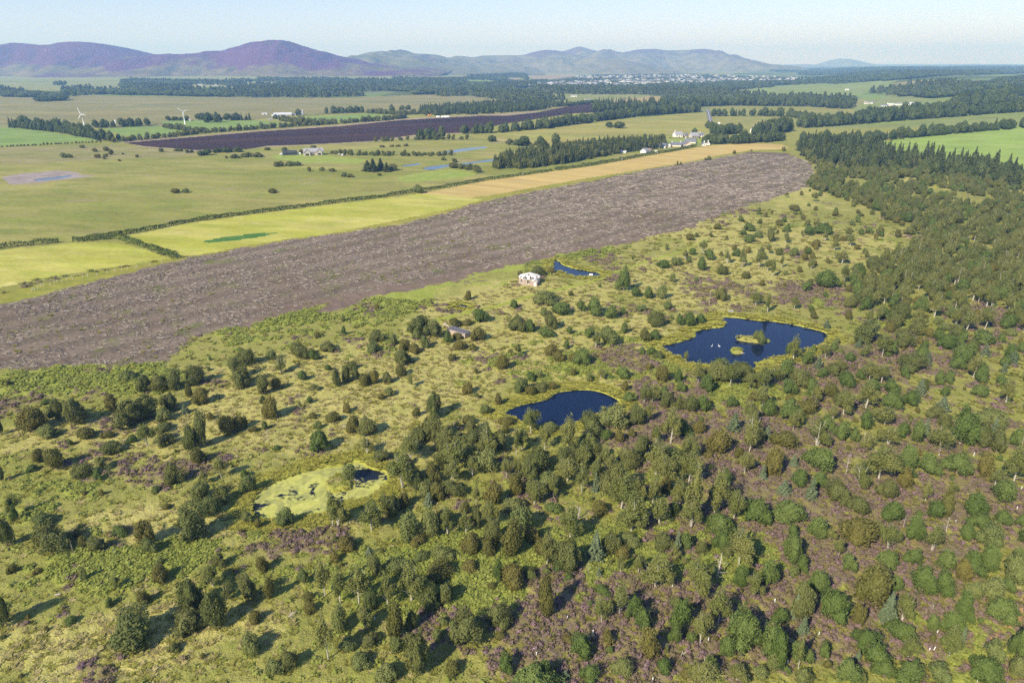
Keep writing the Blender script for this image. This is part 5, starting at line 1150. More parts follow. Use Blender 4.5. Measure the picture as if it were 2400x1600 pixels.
# ------------------------------------------------------------------ buildings
W_WHITE = simple_mat("white_render", (.80, .78, .73), .8, .2, .06); W_CREAM = simple_mat("cream_render", (.70, .62, .50), .8, .2, .08); W_STONE = simple_mat("grey_stone", (.50, .45, .40), .9, .1, .15, 1.5)
R_SLATE = simple_mat("slate_roof", (.17, .18, .21), .6, .3, .12); R_TIN = simple_mat("pale_sheet_roof", (.62, .62, .62), .5, .4, .08); R_BROWN = simple_mat("brown_tile_roof", (.27, .19, .15), .8, .2, .12); R_LIGHT = simple_mat("grey_tile_roof", (.33, .32, .34), .7, .3, .1)
GLASS = simple_mat("dark_window_glass", (.03, .035, .045), .15, .6, .1); TIMBER = simple_mat("brown_timber", (.30, .16, .09), .7, .2, .15); DARKW = simple_mat("dark_cladding", (.06, .065, .07), .7, .2, .15)
def gable_prism(mb, x0, x1, y0, y1, z0, hw, hr, axis='x'):
    """walls with gables, ridge along axis"""
    if axis == 'x':
        ym = (y0 + y1) / 2
        V = [(x0,y0,z0),(x1,y0,z0),(x1,y1,z0),(x0,y1,z0),(x0,y0,hw),(x1,y0,hw),(x1,y1,hw),(x0,y1,hw),(x0,ym,hw+hr),(x1,ym,hw+hr)]
        F = [(0,1,5,4),(2,3,7,6),(1,2,6,9,5),(3,0,4,8,7)]
    else:
        xm = (x0 + x1) / 2
        V = [(x0,y0,z0),(x1,y0,z0),(x1,y1,z0),(x0,y1,z0),(x0,y0,hw),(x1,y0,hw),(x1,y1,hw),(x0,y1,hw),(xm,y0,hw+hr),(xm,y1,hw+hr)]
        F = [(1,2,6,5),(3,0,4,7),(0,1,5,8,4),(2,3,7,9,6)]
    mb.add(V, F)
def gable_roof(mb, x0, x1, y0, y1, hw, hr, axis='x', o=.35, th=.22):
    def slab(A, B, C, D):
        n = (Vector(B) - Vector(A)).cross(Vector(D) - Vector(A)).normalized() * th
        P = [Vector(p) for p in (A, B, C, D)]; Q = [p + n for p in P]; mb.add(P + Q, [(3,2,1,0),(4,5,6,7),(0,1,5,4),(1,2,6,5),(2,3,7,6),(3,0,4,7)])
    if axis == 'x':
        ym = (y0 + y1) / 2; k = hr / (ym - y0); e = .02
        slab((x0-o,y0-o,hw-o*k+e),(x1+o,y0-o,hw-o*k+e),(x1+o,ym,hw+hr+e),(x0-o,ym,hw+hr+e)); slab((x1+o,y1+o,hw-o*k+e),(x0-o,y1+o,hw-o*k+e),(x0-o,ym,hw+hr+e),(x1+o,ym,hw+hr+e))
    else:
        xm = (x0 + x1) / 2; k = hr / (xm - x0); e = .02
        slab((x0-o,y1+o,hw-o*k+e),(x0-o,y0-o,hw-o*k+e),(xm,y0-o,hw+hr+e),(xm,y1+o,hw+hr+e)); slab((x1+o,y0-o,hw-o*k+e),(x1+o,y1+o,hw-o*k+e),(xm,y1+o,hw+hr+e),(xm,y0-o,hw+hr+e))
def root_at(name, px, py, rot, label, cat, group=None):
    x, y, z = at(px, py); e = new_obj(name, None, None, (x[0], y[0], z[0])); e.rotation_euler = (0, 0, -math.atan2(x[0], y[0]) + R(rot)); tag(e, label, cat, group); return e, (y[0] * cp - (z[0] - CAM_H) * sp) / FOC
def house(px, py, wpx, hpx, label, wall=W_WHITE, roof=R_SLATE, depth=7, rot=0, axis='x', nwin=3, chim=1, wings=(), storeys=1, name='house', cat='house', group='houses beyond the fields', door=True, wallfrac=.55, skylights=0):
    e, m = root_at(name, px, py, rot, label, cat, group); L = wpx * m; H = hpx * m * 1.0; hw = H * wallfrac; hr = H - hw; x0, x1, y0, y1 = -L / 2, L / 2, 0, depth
    mb = MB(); gable_prism(mb, x0, x1, y0, y1, -.5, hw, hr, axis); wl_ = mb.build('wall', wall, e)
    mb = MB(); gable_roof(mb, x0, x1, y0, y1, hw, hr, axis); rf = mb.build('roof', roof, e)
    for k in range(chim):
        cxx = (x0 + .6, x1 - .6)[k % 2] if axis == 'x' else 0; cyy = (y0 + y1) / 2 if axis == 'x' else (y0 + .6, y1 - .6)[k % 2]
        mb = MB(); mb.box(cxx - .45, cxx + .45, cyy - .4, cyy + .4, hw + hr - .6, hw + hr + 1.1); mb.box(cxx - .55, cxx + .55, cyy - .5, cyy + .5, hw + hr + 1.1, hw + hr + 1.3); mb.build('chimney', wall, rf)
    for k in range(skylights):
        u = x0 + L * (.4 + .15 * k); mb = MB(); f = .55; zz_ = hw + hr * f + .3; yy_ = y0 + (y1 - y0) / 2 * f - .05; mb.box(u - .5, u + .5, yy_ - .5, yy_ + .3, zz_ - .25, zz_ + .12); mb.build('skylight', W_WHITE, rf)
    for s in range(storeys):
        for k in range(nwin):
            u = x0 + L * (k + .5) / nwin; z0 = 1.0 + 2.6 * s
            if z0 + 1.1 > hw + (hr * .6 if axis == 'y' and abs(u) < L * .2 else 0): continue
            if door and s == 0 and k == nwin // 2:
                mb = MB(); mb.box(u - .5, u + .5, y0 - .06, y0 + .02, 0, 2.0); mb.build('door', TIMBER, e); continue
            mb = MB(); mb.box(u - .55, u + .55, y0 - .05, y0 + .02, z0, z0 + 1.15); w_ = mb.build('window', GLASS, e)
            mb = MB(); mb.box(u - .7, u + .7, y0 - .16, y0 + .01, z0 - .16, z0 - .01); mb.build('sill', wall, w_)
    for (wx, ww, wd, wh, wr, wmat) in wings:      # gabled wings to the front: centre x, width, projection, wall height, gable height
        mb = MB(); gable_prism(mb, wx - ww / 2, wx + ww / 2, -wd, depth / 2, -.5, wh, wr, 'y'); mb.build('gabled_wing', wmat, e)
        mb = MB(); gable_roof(mb, wx - ww / 2, wx + ww / 2, -wd, depth / 2 - .1, wh, wr, 'y'); mb.build('roof', roof, e)
        mb = MB(); mb.box(wx - ww * .28, wx + ww * .28, -wd - .05, -wd + .02, .5, 1.9); mb.build('window', GLASS, e)
        mb = MB(); mb.box(wx - ww * .3, wx + ww * .3, -wd - .1, -wd + .02, .2, .48); mb.build('timber_panel', TIMBER, e)
    return e
m_ = .41
house(736, 364, 44, 15, 'large grey stone house with two front gables and slate roof', W_STONE, R_LIGHT, 8, 4, nwin=5, chim=0, wings=((-6.2, 5.6, 3.2, 3.0, 2.7, W_STONE), (4.8, 5.0, 2.4, 3.2, 2.8, W_STONE)), wallfrac=.5, skylights=2)
house(680, 364, 32, 9.5, 'low dark clad house with white panels left of the grey stone house', DARKW, DARKW, 7, 0, nwin=3, chim=0, wallfrac=.55)
def shed(px, py, wpx, hpx, label, wall, roof, depth, rot=0, name='shed', cat='shed', axis='x', wf=.6):
    e, m = root_at(name, px, py, rot, label, cat, 'sheds and outbuildings'); L = wpx * m; H = hpx * m; hw = H * wf
    mb = MB(); gable_prism(mb, -L / 2, L / 2, 0, depth, -.4, hw, H - hw, axis); mb.build('wall', wall, e); mb = MB(); gable_roof(mb, -L / 2, L / 2, 0, depth, hw, H - hw, axis, .25, .12); mb.build('roof', roof, e)
    mb = MB(); mb.box(-L * .12, L * .12, -.06, .02, 0, hw * .8); mb.build('door', DARKW, e); return e
for u_ in (-3.6, 3.4):
    pass
shed(659, 364, 5, 4.2, 'small white cabin left of the dark clad house', W_WHITE, R_TIN, 3); shed(700, 363, 9, 4.2, 'small cream caravan right of the dark clad house', W_CREAM, W_WHITE, 3, name='caravan', cat='caravan')
shed(794, 363, 3, 3, 'tiny white trailer on the lawn right of the grey stone house', W_WHITE, W_WHITE, 2); shed(802, 366, 4, 4, 'small pale hut at the right end of the lawn', W_CREAM, R_TIN, 2.5)
house(704, 270, 12, 9.5, 'white farmhouse standing right of the long farm shed', W_WHITE, R_LIGHT, 7, -10, nwin=3, chim=2, storeys=2, wallfrac=.68, group='farm houses')
shed(663, 272, 40, 6.5, 'long pale roofed farm shed beside the white farmhouse', W_STONE, R_TIN, 22, 0, wf=.45); shed(644, 273, 14, 4, 'low white shed at the left end of the farm', W_WHITE, R_TIN, 8); shed(689, 271, 10, 4, 'low grey barn between long shed and farmhouse', W_STONE, R_SLATE, 7)
shed(620, 269, 12, 3.4, 'small pale roofed barn left of the farm shed', W_WHITE, R_TIN, 8); shed(634, 282, 10, 3, 'grey rubble-walled store beside the farm pasture', W_STONE, R_LIGHT, 5)
# village
house(1592, 322, 18, 12, 'white gabled house standing alone above the village', W_WHITE, R_LIGHT, 9, 25, nwin=3, chim=1, wallfrac=.55)
house(1609, 321, 7, 8, 'small grey house behind the white gabled house', W_STONE, R_SLATE, 6, 25, nwin=2, chim=0)
house(1630, 324, 18, 12, 'grey stone house with steep roof beside the woodland', W_STONE, R_LIGHT, 8, 30, nwin=3, chim=1, wallfrac=.42)
house(1644, 322, 11, 9, 'dark roofed house right of the grey stone village house', W_CREAM, R_SLATE, 7, 0, nwin=2, chim=1)
shed(1655, 323, 13, 2.6, 'long low grey shed right of the dark roofed house', W_STONE, R_TIN, 4)
house(1545, 347, 29, 10, 'long white bungalow with dark roof at the left of the village row', W_WHITE, R_SLATE, 9, -4, nwin=5, chim=0, wallfrac=.45)
house(1568, 346, 8, 9.5, 'white gable-ended house next to the long bungalow', W_WHITE, R_SLATE, 8, 0, 'y', nwin=2, chim=0, wallfrac=.55)
house(1585, 344, 22, 9, 'cream walled terrace with slate roof in the middle of the row', W_CREAM, R_SLATE, 8, 6, nwin=4, chim=2, wallfrac=.5)
house(1603, 342, 17, 8, 'grey roofed cottage in the middle of the village row', W_STONE, R_SLATE, 8, 6, nwin=3, chim=1, wallfrac=.5)
house(1614, 343, 13, 8.5, 'cream cottage with gable near the hedge end', W_CREAM, R_BROWN, 8, 15, 'y', nwin=2, chim=0, wallfrac=.5)
house(1617, 336, 26, 9.5, 'large brown roofed house at the back of the village', W_CREAM, R_SLATE, 8, -6, nwin=4, chim=1, wallfrac=.42)
house(1650, 342, 9, 8.5, 'small white cottage with steep gable at the right of the village', W_WHITE, R_SLATE, 6, 10, 'y', nwin=1, chim=1, wallfrac=.35, door=False)
house(1659, 340, 9, 8, 'small white house behind the steep gabled cottage', W_WHITE, R_SLATE, 6, 0, 'y', nwin=1, chim=1, wallfrac=.4, door=False)
house(1507, 359, 14, 10, 'white house with grey roof in a garden left of the village', W_WHITE, R_LIGHT, 8, -20, 'y', nwin=2, chim=0, wallfrac=.5); house(1517, 356, 14, 7, 'brown roofed garage beside the garden house', W_CREAM, R_BROWN, 7, -20, nwin=2, chim=0, wallfrac=.45, name='garage', cat='garage')
shed(1460, 359, 13, 5.5, 'pale sheet roofed shed at the plantation corner', W_WHITE, R_TIN, 7, -6, wf=.3); shed(1538, 359, 6, 5, 'white box-shaped tank shed in the garden above the hedge', W_WHITE, W_WHITE, 3); shed(1458, 374, 2.4, 4.5, 'tiny white hut in the field above the hedge', W_WHITE, W_WHITE, 1.2)
shed(1685, 291, 4, 3.6, 'tiny white hut beside the road', W_WHITE, W_WHITE, 2); shed(1350, 372, 3, 3, 'tiny white hut at the plantation edge', W_WHITE, W_WHITE, 1.5); shed(1225, 409, 2, 3.5, 'tiny white post hut by the barley field hedge', W_WHITE, W_WHITE, 1)
house(1764, 311, 13, 13, 'white gable-ended house showing between the dark trees', W_WHITE, R_SLATE, 9, -5, 'y', nwin=2, chim=1, storeys=2, wallfrac=.55); house(1773, 307, 14, 7, 'slate roofed wing behind the white house in the trees', W_WHITE, R_SLATE, 6, 0, nwin=2, chim=1)
house(1895, 296, 5, 4, 'tiny white cottage under the tall trees', W_WHITE, R_SLATE, 4, 0, nwin=1, chim=0, door=False)
house(2281, 217, 24, 6, 'long white farmhouse on the upper right hillside', W_WHITE, R_TIN, 9, 0, nwin=5, chim=1, wallfrac=.5, group='farm houses')
for i, (a, b, w) in enumerate([(2072,250,14),(2088,248,16),(2106,247,15),(2124,246,12),(2138,245,12),(2030,244,10),(2042,243,8)]):
    house(a, b, w, 4.5, ['dark', 'pale', 'white', 'grey', 'cream', 'small dark', 'small pale'][i] + ' roofed house in the hillside row, ' + f'{a / 24:.1f}% across the photo', (W_WHITE, W_CREAM)[i % 2], (R_SLATE, R_TIN, R_LIGHT)[i % 3], 7, (-8, 6, 0)[i % 3], nwin=2, chim=i % 2, wallfrac=.5, group='houses in the hillside row')
shed(1831, 190, 29, 3.2, 'large white warehouse at the right of the far town', W_WHITE, R_TIN, 40, name='warehouse', cat='warehouse'); shed(1985, 212, 8, 3, 'tiny white farm building in the far woods', W_WHITE, R_TIN, 8)
for (a, b, w, lb) in [(469,201,9,'tiny white farmhouse below the heather hill'),(506,202,5,'tiny white barn right of the far farmhouse'),(998,206,10,'pale mansion among the valley woods'),(948,202,4,'slim pale tower house among the woods'),(1345,227,14,'white farm row on the distant pasture'),(1378,237,16,'white farm buildings beside the peat field'),(446,284,4,'tiny white hut by the right turbine'),(285,286,5,'small white cottage behind the pasture trees'),(2208,189,6,'tiny white house on the right upland'),(1630,218,5,'tiny white house by the valley woods')]:
    house(a, b, w, 3.6, lb, W_WHITE, R_LIGHT, 7, 0, nwin=2, chim=1, group='far farm houses', wallfrac=.55)

# the far town: houses a pixel or two across
def town_mesh(seed, wall, roof):
    rd = random.Random(seed); mb = MB(); L, D, hw, hr = rd.uniform(10, 16), 8, rd.uniform(3, 5.5), 2.6; gable_prism(mb, -L / 2, L / 2, 0, D, -1, hw, hr); nf = len(mb.f); gable_roof(mb, -L / 2, L / 2, 0, D, hw, hr)
    me = bpy.data.meshes.new('house'); me.from_pydata(mb.v, [], mb.f); me.materials.append(wall); me.materials.append(roof); me.polygons.foreach_set("material_index", [0] * nf + [1] * (len(mb.f) - nf)); me.update(); return me
TW = simple_mat('town_walls', (.44, .43, .41), .8, .2, .1); TM = [town_mesh(1, TW, R_LIGHT), town_mesh(2, TW, R_SLATE), town_mesh(3, W_CREAM, R_LIGHT), town_mesh(4, TW, R_BROWN), town_mesh(5, W_CREAM, R_TIN)]
TP = []
for poly, cnt in (([(1350,181),(1500,178),(1640,177),(1650,184),(1500,187),(1350,186)], 230), ([(1235,199),(1300,196),(1500,188),(1700,186),(1760,190),(1600,198),(1450,203),(1240,203)], 420), ([(1640,176),(1740,180),(1889,184),(1880,192),(1700,192)], 110), ([(1130,206),(1250,200),(1240,206)], 20), ([(2100,157),(2400,153),(2400,158),(2150,162)], 50)):
    poly = np.array(poly, float); gx_, gy_, _ = at(poly[:, 0], poly[:, 1]); k = 0
    tries = 0
    while k < cnt and tries < 60000:
        tries += 1
        px_, py_ = random.uniform(poly[:, 0].min(), poly[:, 0].max()), random.uniform(poly[:, 1].min(), poly[:, 1].max())
        if not pip(np.array([px_]), np.array([py_]), poly)[0]: continue
        x, y, z = at(px_, py_); TP.append((x[0], y[0], z[0])); k += 1
TP.sort(key=lambda p: p[1])
for i, (x, y, z) in enumerate(TP[:290]):
    o = new_obj('town_house', TM[i % 5], None, (x, y, z)); o.rotation_euler = (0, 0, random.choice([0, .3, -.4, 1.2])); o.scale = (1.1,) * 3
    tag(o, 'tiny pale house of the distant town below the hills', 'house', 'houses of the far town')
P = np.array(TP[290:]); k = len(P)
scatter_stuff('town_outskirts', TM, P, np.full((k, 3), 1.15), RNG.random(k) * 1.5, RNG.integers(0, 5, k), 'pale specks of the farther streets of the distant town', 'town')
# trees among the streets
P = []
for poly in ([(1226,198),(1340,186),(1400,176),(1650,176),(1770,184),(1889,188),(1700,200),(1500,207),(1300,207)],):
    for _ in range(5200):
        px_, py_ = random.uniform(1226, 1889), random.uniform(176, 207)
        if pip(np.array([px_]), np.array([py_]), poly)[0]: x, y = flat_at(px_, py_); P.append((x, y, 0))
P = np.array(P, float); P[:, 2] = base_height(P[:, 0], P[:, 1]); k = len(P)
scatter_stuff('town_trees', FAR_M, P, np.stack([np.full(k, 1.5), np.full(k, 1.5), .6 + .3 * RNG.random(k)], 1), RNG.random(k) * 6, RNG.integers(0, 2, k), 'dark trees between the houses of the distant town', 'woodland')

# ------------------------------------------------------------------ road
def strip(name, pts, hw, mat, lift, label=None):
    W = []
    for a, b in pts: x, y, z = at(a, b); W.append(Vector((x[0], y[0], 0)))
    W = [W[0].lerp(W[1], t) if False else w for t, w in enumerate(W)]; Q = []
    for a, b in zip(W[:-1], W[1:]):
        for k in range(12): Q.append(a.lerp(b, k / 12))
    Q.append(W[-1]); V = []; 
    for i, q in enumerate(Q):
        d = (Q[min(i + 1, len(Q) - 1)] - Q[max(i - 1, 0)]).normalized(); n_ = Vector((-d.y, d.x, 0))
        for s in (-1, 1):
            p = q + n_ * hw * s; V.append((p.x, p.y, float(base_height(p.x, p.y)) + lift))
    F = [(2 * i, 2 * i + 1, 2 * i + 3, 2 * i + 2) for i in range(len(Q) - 1)]
    tag(new_obj(name, mesh_np(name, V, F, mat)), kind='structure')
ASPH = simple_mat("asphalt", (.20, .195, .20), .9, .1, .1, .8); PAINT = simple_mat("road_paint", (.75, .75, .72), .8, .1, .05)
strip('road', [(1672,312),(1668,297),(1664,280),(1661,268),(1658,257)], 3.2, ASPH, .30); strip('road_marking', [(1672,312),(1668,297),(1664,280),(1661,268),(1658,257)], .18, PAINT, .32)
strip('road', [(1915,243),(1940,240),(2020,227),(2060,224)], 3.0, ASPH, .30)

# ------------------------------------------------------------------ wind turbines
TUR = simple_mat("white_paint", (.82, .82, .82), .4, .4, .03)
def turbine(px, py, hub_px, blade_px, angs, label, yaw):
    e, m = root_at('wind_turbine', px, py, yaw, label, 'wind turbine', 'wind turbines in the pastures'); h = hub_px * m; bl = blade_px * m
    mb = MB(); mb.tube([(0, 0, -.5), (0, 0, h)], [.75, .42], 12); mb.build('tower', TUR, e, True)
    mb = MB(); mb.tube([(0, -1.4, h + .3), (0, -.9, h + .35), (0, .9, h + .35), (0, 1.8, h + .3)], [.35, .62, .62, .4], 10); n_ = mb.build('nacelle', TUR, e, True)
    mb = MB(); mb.tube([(0, -2.3, h + .3), (0, -1.9, h + .3), (0, -1.42, h + .3)], [.12, .38, .42], 10); mb.build('hub', TUR, n_, True)
    for a in angs:
        a = R(a); d = Vector((math.sin(a), 0, math.cos(a))); s = Vector((math.cos(a), 0, -math.sin(a))); o = Vector((0, -1.85, h + .3)); V = []
        for t, w, th in ((0, .22, .2), (.12, .5, .16), (.2, .62, .12), (.6, .38, .06), (1, .12, .02)):
            c = o + d * (bl * t + .3)
            for u, v in ((-w, 0), (0, -th), (w, 0), (0, th)): V.append(c + s * u + Vector((0, v + .25 * u * (1 - t), 0)))
        F = [(4 * i + k, 4 * i + (k + 1) % 4, 4 * i + 4 + (k + 1) % 4, 4 * i + 4 + k) for i in range(4) for k in range(4)] + [(3, 2, 1, 0), (16, 17, 18, 19)]
        b_ = MB(); b_.add(V, F); b_.build('blade', TUR, e, True)
turbine(198, 297, 27, 15, (-20, 100, 220), 'white wind turbine behind the shelterbelt on the left', -35)
turbine(434, 292, 28, 12.5, (-52, 68, 188), 'white wind turbine in the green pasture', 5)
turbine(271, 289, 5, 3.5, (-10, 110, 230), 'tiny white turbine behind the pasture trees', 10)

# ------------------------------------------------------------------ roofless hut beside the pool
BRICK = simple_mat("pink_brick", (.46, .37, .31), .9, .1, .2, 3); FLAKE = simple_mat("flaking_white_timber", (.74, .71, .68), .8, .2, .18, 3); RUBBLE = simple_mat("pale_rubble", (.45, .38, .32), .9, .1, .3, 2)
e, m = root_at('hut', 1241, 662, 0, 'brick hut with broken white roof beside the blue pool', 'hut')
NS, RH, HW = 8, 4.1, 2.5
cs = [(RH * math.cos(2 * math.pi * (k + .35) / NS), RH * math.sin(2 * math.pi * (k + .35) / NS)) for k in range(NS)]
for k in range(NS):
    a = Vector((*cs[k], 0)); b = Vector((*cs[(k + 1) % NS], 0)); L = (b - a).length; ang = math.atan2((b - a).y, (b - a).x); mb = MB(); t = .12
    g0, g1 = L * .33, L * .67
    mb.box(0, g0, -t, t, -.3, HW); mb.box(g1, L, -t, t, -.3, HW); mb.box(g0, g1, -t + .01, t - .01, HW - .45, HW)
    if k != 6: mb.box(g0, g1, -t + .01, t - .01, -.3, .75)
    for q in (0, g0 * .5, g0, g1, (g1 + L) / 2): mb.box(q - .09, q + .09, -t - .07, -t + .01, -.3, HW - .03)
    o = mb.build('wall', BRICK, e); o.location = a; o.rotation_euler = (0, 0, ang)
    if k == 6:
        mb = MB(); mb.box(g0 + .03, g1 - .03, -.05, .03, -.1, 2.0); d_ = mb.build('door', FLAKE, e); d_.location = a; d_.rotation_euler = (0, 0, ang)
    else:
        mb = MB(); mb.box(g0, g0 + .07, -.05, .05, .76, HW - .46); mb.box(g1 - .07, g1, -.05, .05, .76, HW - .46); mb.box((g0 + g1) / 2 - .03, (g0 + g1) / 2 + .03, -.05, .05, .76, HW - .46); mb.box(g0 + .07, g1 - .07, -.05, .05, .76, .84)
        w_ = mb.build('window_frame', FLAKE, e); w_.location = a; w_.rotation_euler = (0, 0, ang)
rb = MB(); pn = MB(); ap = Vector((0, 0, HW + 1.55)); rd = random.Random(4)
for k in range(NS):
    a = Vector((cs[k][0] * 1.07, cs[k][1] * 1.07, HW)); b = Vector((cs[(k + 1) % NS][0] * 1.07, cs[(k + 1) % NS][1] * 1.07, HW)); rb.tube([a, ap], [.09, .09], 4); rb.tube([a, b], [.1, .1], 4)
    for j in (.33, .66): rb.tube([a.lerp(b, j), ap.lerp(a.lerp(b, j), .12)], [.06, .06], 4)
    for i in range(4):
        t0, t1 = i / 4, (i + 1) / 4
        for j in range(3):
            if rd.random() < .4: continue
            s0, s1 = j / 3, (j + 1) / 3 - .02; q = [a.lerp(b, s0).lerp(ap, t0), a.lerp(b, s1).lerp(ap, t0), a.lerp(b, s1).lerp(ap, t1 - .02), a.lerp(b, s0).lerp(ap, t1 - .02)]
            up = Vector((0, 0, .1)); pn.add([p + up for p in q] + [p + up * 1.5 for p in q], [(3,2,1,0),(4,5,6,7),(0,1,5,4),(1,2,6,5),(2,3,7,6),(3,0,4,7)])
rf = rb.build('roof_frame', FLAKE, e); pn.build('roof_board', FLAKE, rf)
mb = MB(); gable_prism(mb, 1.2, 3.0, -5.2, -3.6, -.3, 2.0, .6, 'y'); po = mb.build('porch', BRICK, e); mb = MB(); gable_roof(mb, 1.2, 3.0, -5.2, -3.4, 2.0, .6, 'y', .15, .08); mb.build('roof', FLAKE, po); mb = MB(); mb.box(1.65, 2.55, -5.26, -5.19, -.1, 1.85); mb.build('door', FLAKE, po)

# ruined shed among the bushes
e, m = root_at('ruined_shed', 1076, 784, 0, 'long low ruined brick shed among bushes with dark slatted roof', 'ruined shed'); e.rotation_euler = (0, 0, R(-38))
L, D, h = 7.4, 2.7, 1.5; mb = MB()
mb.box(-L / 2, L / 2, -D / 2, -D / 2 + .2, -.3, h); mb.box(-L / 2, L / 2, D / 2 - .2, D / 2, -.3, h); mb.box(-L / 2, -L / 2 + .2, -D / 2 + .2, D / 2 - .2, -.3, h - .02); mb.box(L / 2 - .2, L / 2, -D / 2 + .2, D / 2 - .2, -.3, h - .02); mb.build('wall', BRICK, e)
mb = MB()
for k in range(7): mb.box(-L / 2 + .1 + k * L / 7, -L / 2 + .1 + k * L / 7 + .72, -D / 2 - .1, D / 2 + .1, h + .1, h + .17)
rf = mb.build('roof', simple_mat("weathered_dark_boards", (.13, .12, .15), .8, .2, .3, 2), e)
mb = MB(); mb.box(-L / 2 - .1, L / 2 + .1, -D / 2 - .12, -D / 2 + .06, h + .01, h + .09); mb.box(-L / 2 - .1, L / 2 + .1, D / 2 - .06, D / 2 + .12, h + .01, h + .09)
for k in range(8): mb.box(-L / 2 - .1 + k * L / 7.1, -L / 2 + .02 + k * L / 7.1, -D / 2 - .05, D / 2 + .05, h + .18, h + .25)
mb.build('batten', simple_mat("pale_battens", (.45, .42, .40), .8, .2, .2, 2), rf)
mb = MB(); mb.box(-1.6, 1.6, -.12, .12, -.2, .7); mb.box(-1.2, -.2, -.12, .12, .7, .95); o = mb.build('broken_wall', RUBBLE); x, y, z = at(1046, 764); o.location = (x[0], y[0], z[0]); o.rotation_euler = (0, 0, R(-52)); tag(o, 'low pale broken wall behind the ruined shed', 'wall')

# ------------------------------------------------------------------ small things
PW = simple_mat("white_plastic", (.85, .85, .82), .5, .3, .03)
def post_mesh(h, seed):
    mb = MB(); mb.tube([(0, 0, -.2), (0, 0, h)], [.06, .06], 8); mb.tube([(0, 0, h), (0, 0, h + .05)], [.08, .07], 8); return mb.mesh('marker_post', PW)
PM = [post_mesh(.9, 1), post_mesh(.6, 2)]
POSTS = [(600 + a / 3.36, 1150 + b / 3.36) for a, b in ((1572,1222),(2186,1260),(2208,1305),(937,1015))] + [(1200 + a / 3.36, 1150 + b / 3.36) for a, b in ((432,1018),(1262,765),(638,1130),(1044,1395),(1543,1190),(2068,880),(1108,1508))] + \
 [(1800 + a / 3.92, 1200 + b / 3.92) for a, b in ((1720,95),(462,1140),(1478,1275),(1520,1275),(1552,1112),(60,838),(1920,1562),(180,1400))] + [(1600 + a / 2.94, 800 + b / 2.94) for a, b in ((1762,790),(2328,1025),(2303,1155),(2005,788),(1905,716))]
for i, (a, b) in enumerate(POSTS):
    x, y, z = at(a, b); o = new_obj('marker_post', PM[i % 2], None, (x[0], y[0], z[0])); o.rotation_euler = (random.uniform(-.1, .1), random.uniform(-.1, .1), 0); o.scale = (1.1, 1.1, 1.0)
    tag(o, f'small white marker post {where(a, b)}, {a / 24:.1f}% across the photo', 'post', 'white marker posts in the heather')
gm = MB(); gm.tube([(0, 0, -.2), (0, 0, 1.2)], [.09, .09], 6); GM = gm.mesh('tree_guard', simple_mat("pale_tree_guard", (.62, .58, .44), .8, .1, .1))
GP = [(75,683),(78,680),(82,682),(90,678),(97,672),(104,670),(118,669),(128,664),(135,662),(145,662),(157,658),(170,655),(195,651),(206,648),(228,645),(252,640),(270,637),(286,635),(300,632),(318,629),(322,627),(352,623),(380,618)]
for a, b in GP:
    x, y, z = at(a, b); o = new_obj('tree_guard', GM, None, (x[0], y[0], z[0])); o.rotation_euler = (random.uniform(-.12, .12), random.uniform(-.12, .12), 0)
    tag(o, f'pale tree guard tube beside the left hay meadow, {a / 24:.1f}% across the photo', 'tree guard', 'tree guards along the cleared strip')
SW = simple_mat("white_feathers", (.85, .85, .83), .6, .2, .03)
for i, (a, b, lb) in enumerate([(1668, 812, 'left swan of the two swimming on the island pond'), (1686, 812, 'right swan of the two swimming on the island pond')]):
    bm = bmesh.new(); bmesh.ops.create_icosphere(bm, subdivisions=2, radius=.5)
    for v in bm.verts:
        v.co.x *= 1.15; v.co.y *= .5; v.co.z *= .42
        if v.co.x < -.35: v.co.z += (-.35 - v.co.x) * .8
    me = bpy.data.meshes.new('swan'); bm.to_mesh(me); bm.free(); nb = MB(); nb.v = [tuple(v.co) for v in me.vertices]; nb.f = [tuple(p.vertices) for p in me.polygons]
    nb.tube([(.38, 0, .05), (.58, 0, .3), (.56, 0, .62), (.68, 0, .74), (.84, 0, .70)], [.13, .08, .065, .075, .03], 8)
    x, y = flat_at(a, b, -.25); o = nb.build('swan', SW, None, True); o.location = (x, y, -.12); o.rotation_euler = (0, 0, .8 + i * 1.5); o.scale = (.65, .65, .65); tag(o, lb, 'swan', 'swans on the island pond')
def log(a, b, L, rot, label, zz_=None, name='log'):
    x, y, z = at(a, b); mb = MB(); mb.tube([(-L / 2, 0, .1), (0, .08, .14), (L / 2, 0, .2)], [.14, .12, .05], 7); mb.tube([(0, .05, .14), (L * .22, .4, .4)], [.06, .03], 5)
    o = mb.build(name, BARK_G); o.location = (x[0], y[0], z[0] if zz_ is None else zz_); o.rotation_euler = (0, 0, rot); tag(o, label, name, 'pale fallen wood')
log(1738, 827, 1.8, -.3, 'pale log at the right tip of the small island', -.2); log(1728, 789, 1.2, .2, 'grey log at the left tip of the long island', -.2); log(826, 1126, 3.0, -.2, 'bleached branch beside the bush on the duckweed pond', .05)
log(277, 1312, 2.0, .3, 'pale log lying in the grass at lower left'); log(1600, 1535, 1.6, .6, 'pale fallen branch in the heather at the bottom'); log(805, 1000, 1.6, .4, 'pale fallen trunk in the grass between the ponds'); log(1822, 992, 1.8, .2, 'bare fallen trunk in the heath on the right')
log(136, 1394, .9, .2, 'small pale stump in the grass at lower left'); log(686, 1440, 1.4, .9, 'bleached uprooted branch left of the lone birch'); log(2190, 1355, 2.4, .1, 'pale fallen trunk below the big double pine'); log(2030, 1272, 1.6, .5, 'pale fallen branch below the birches on the right')
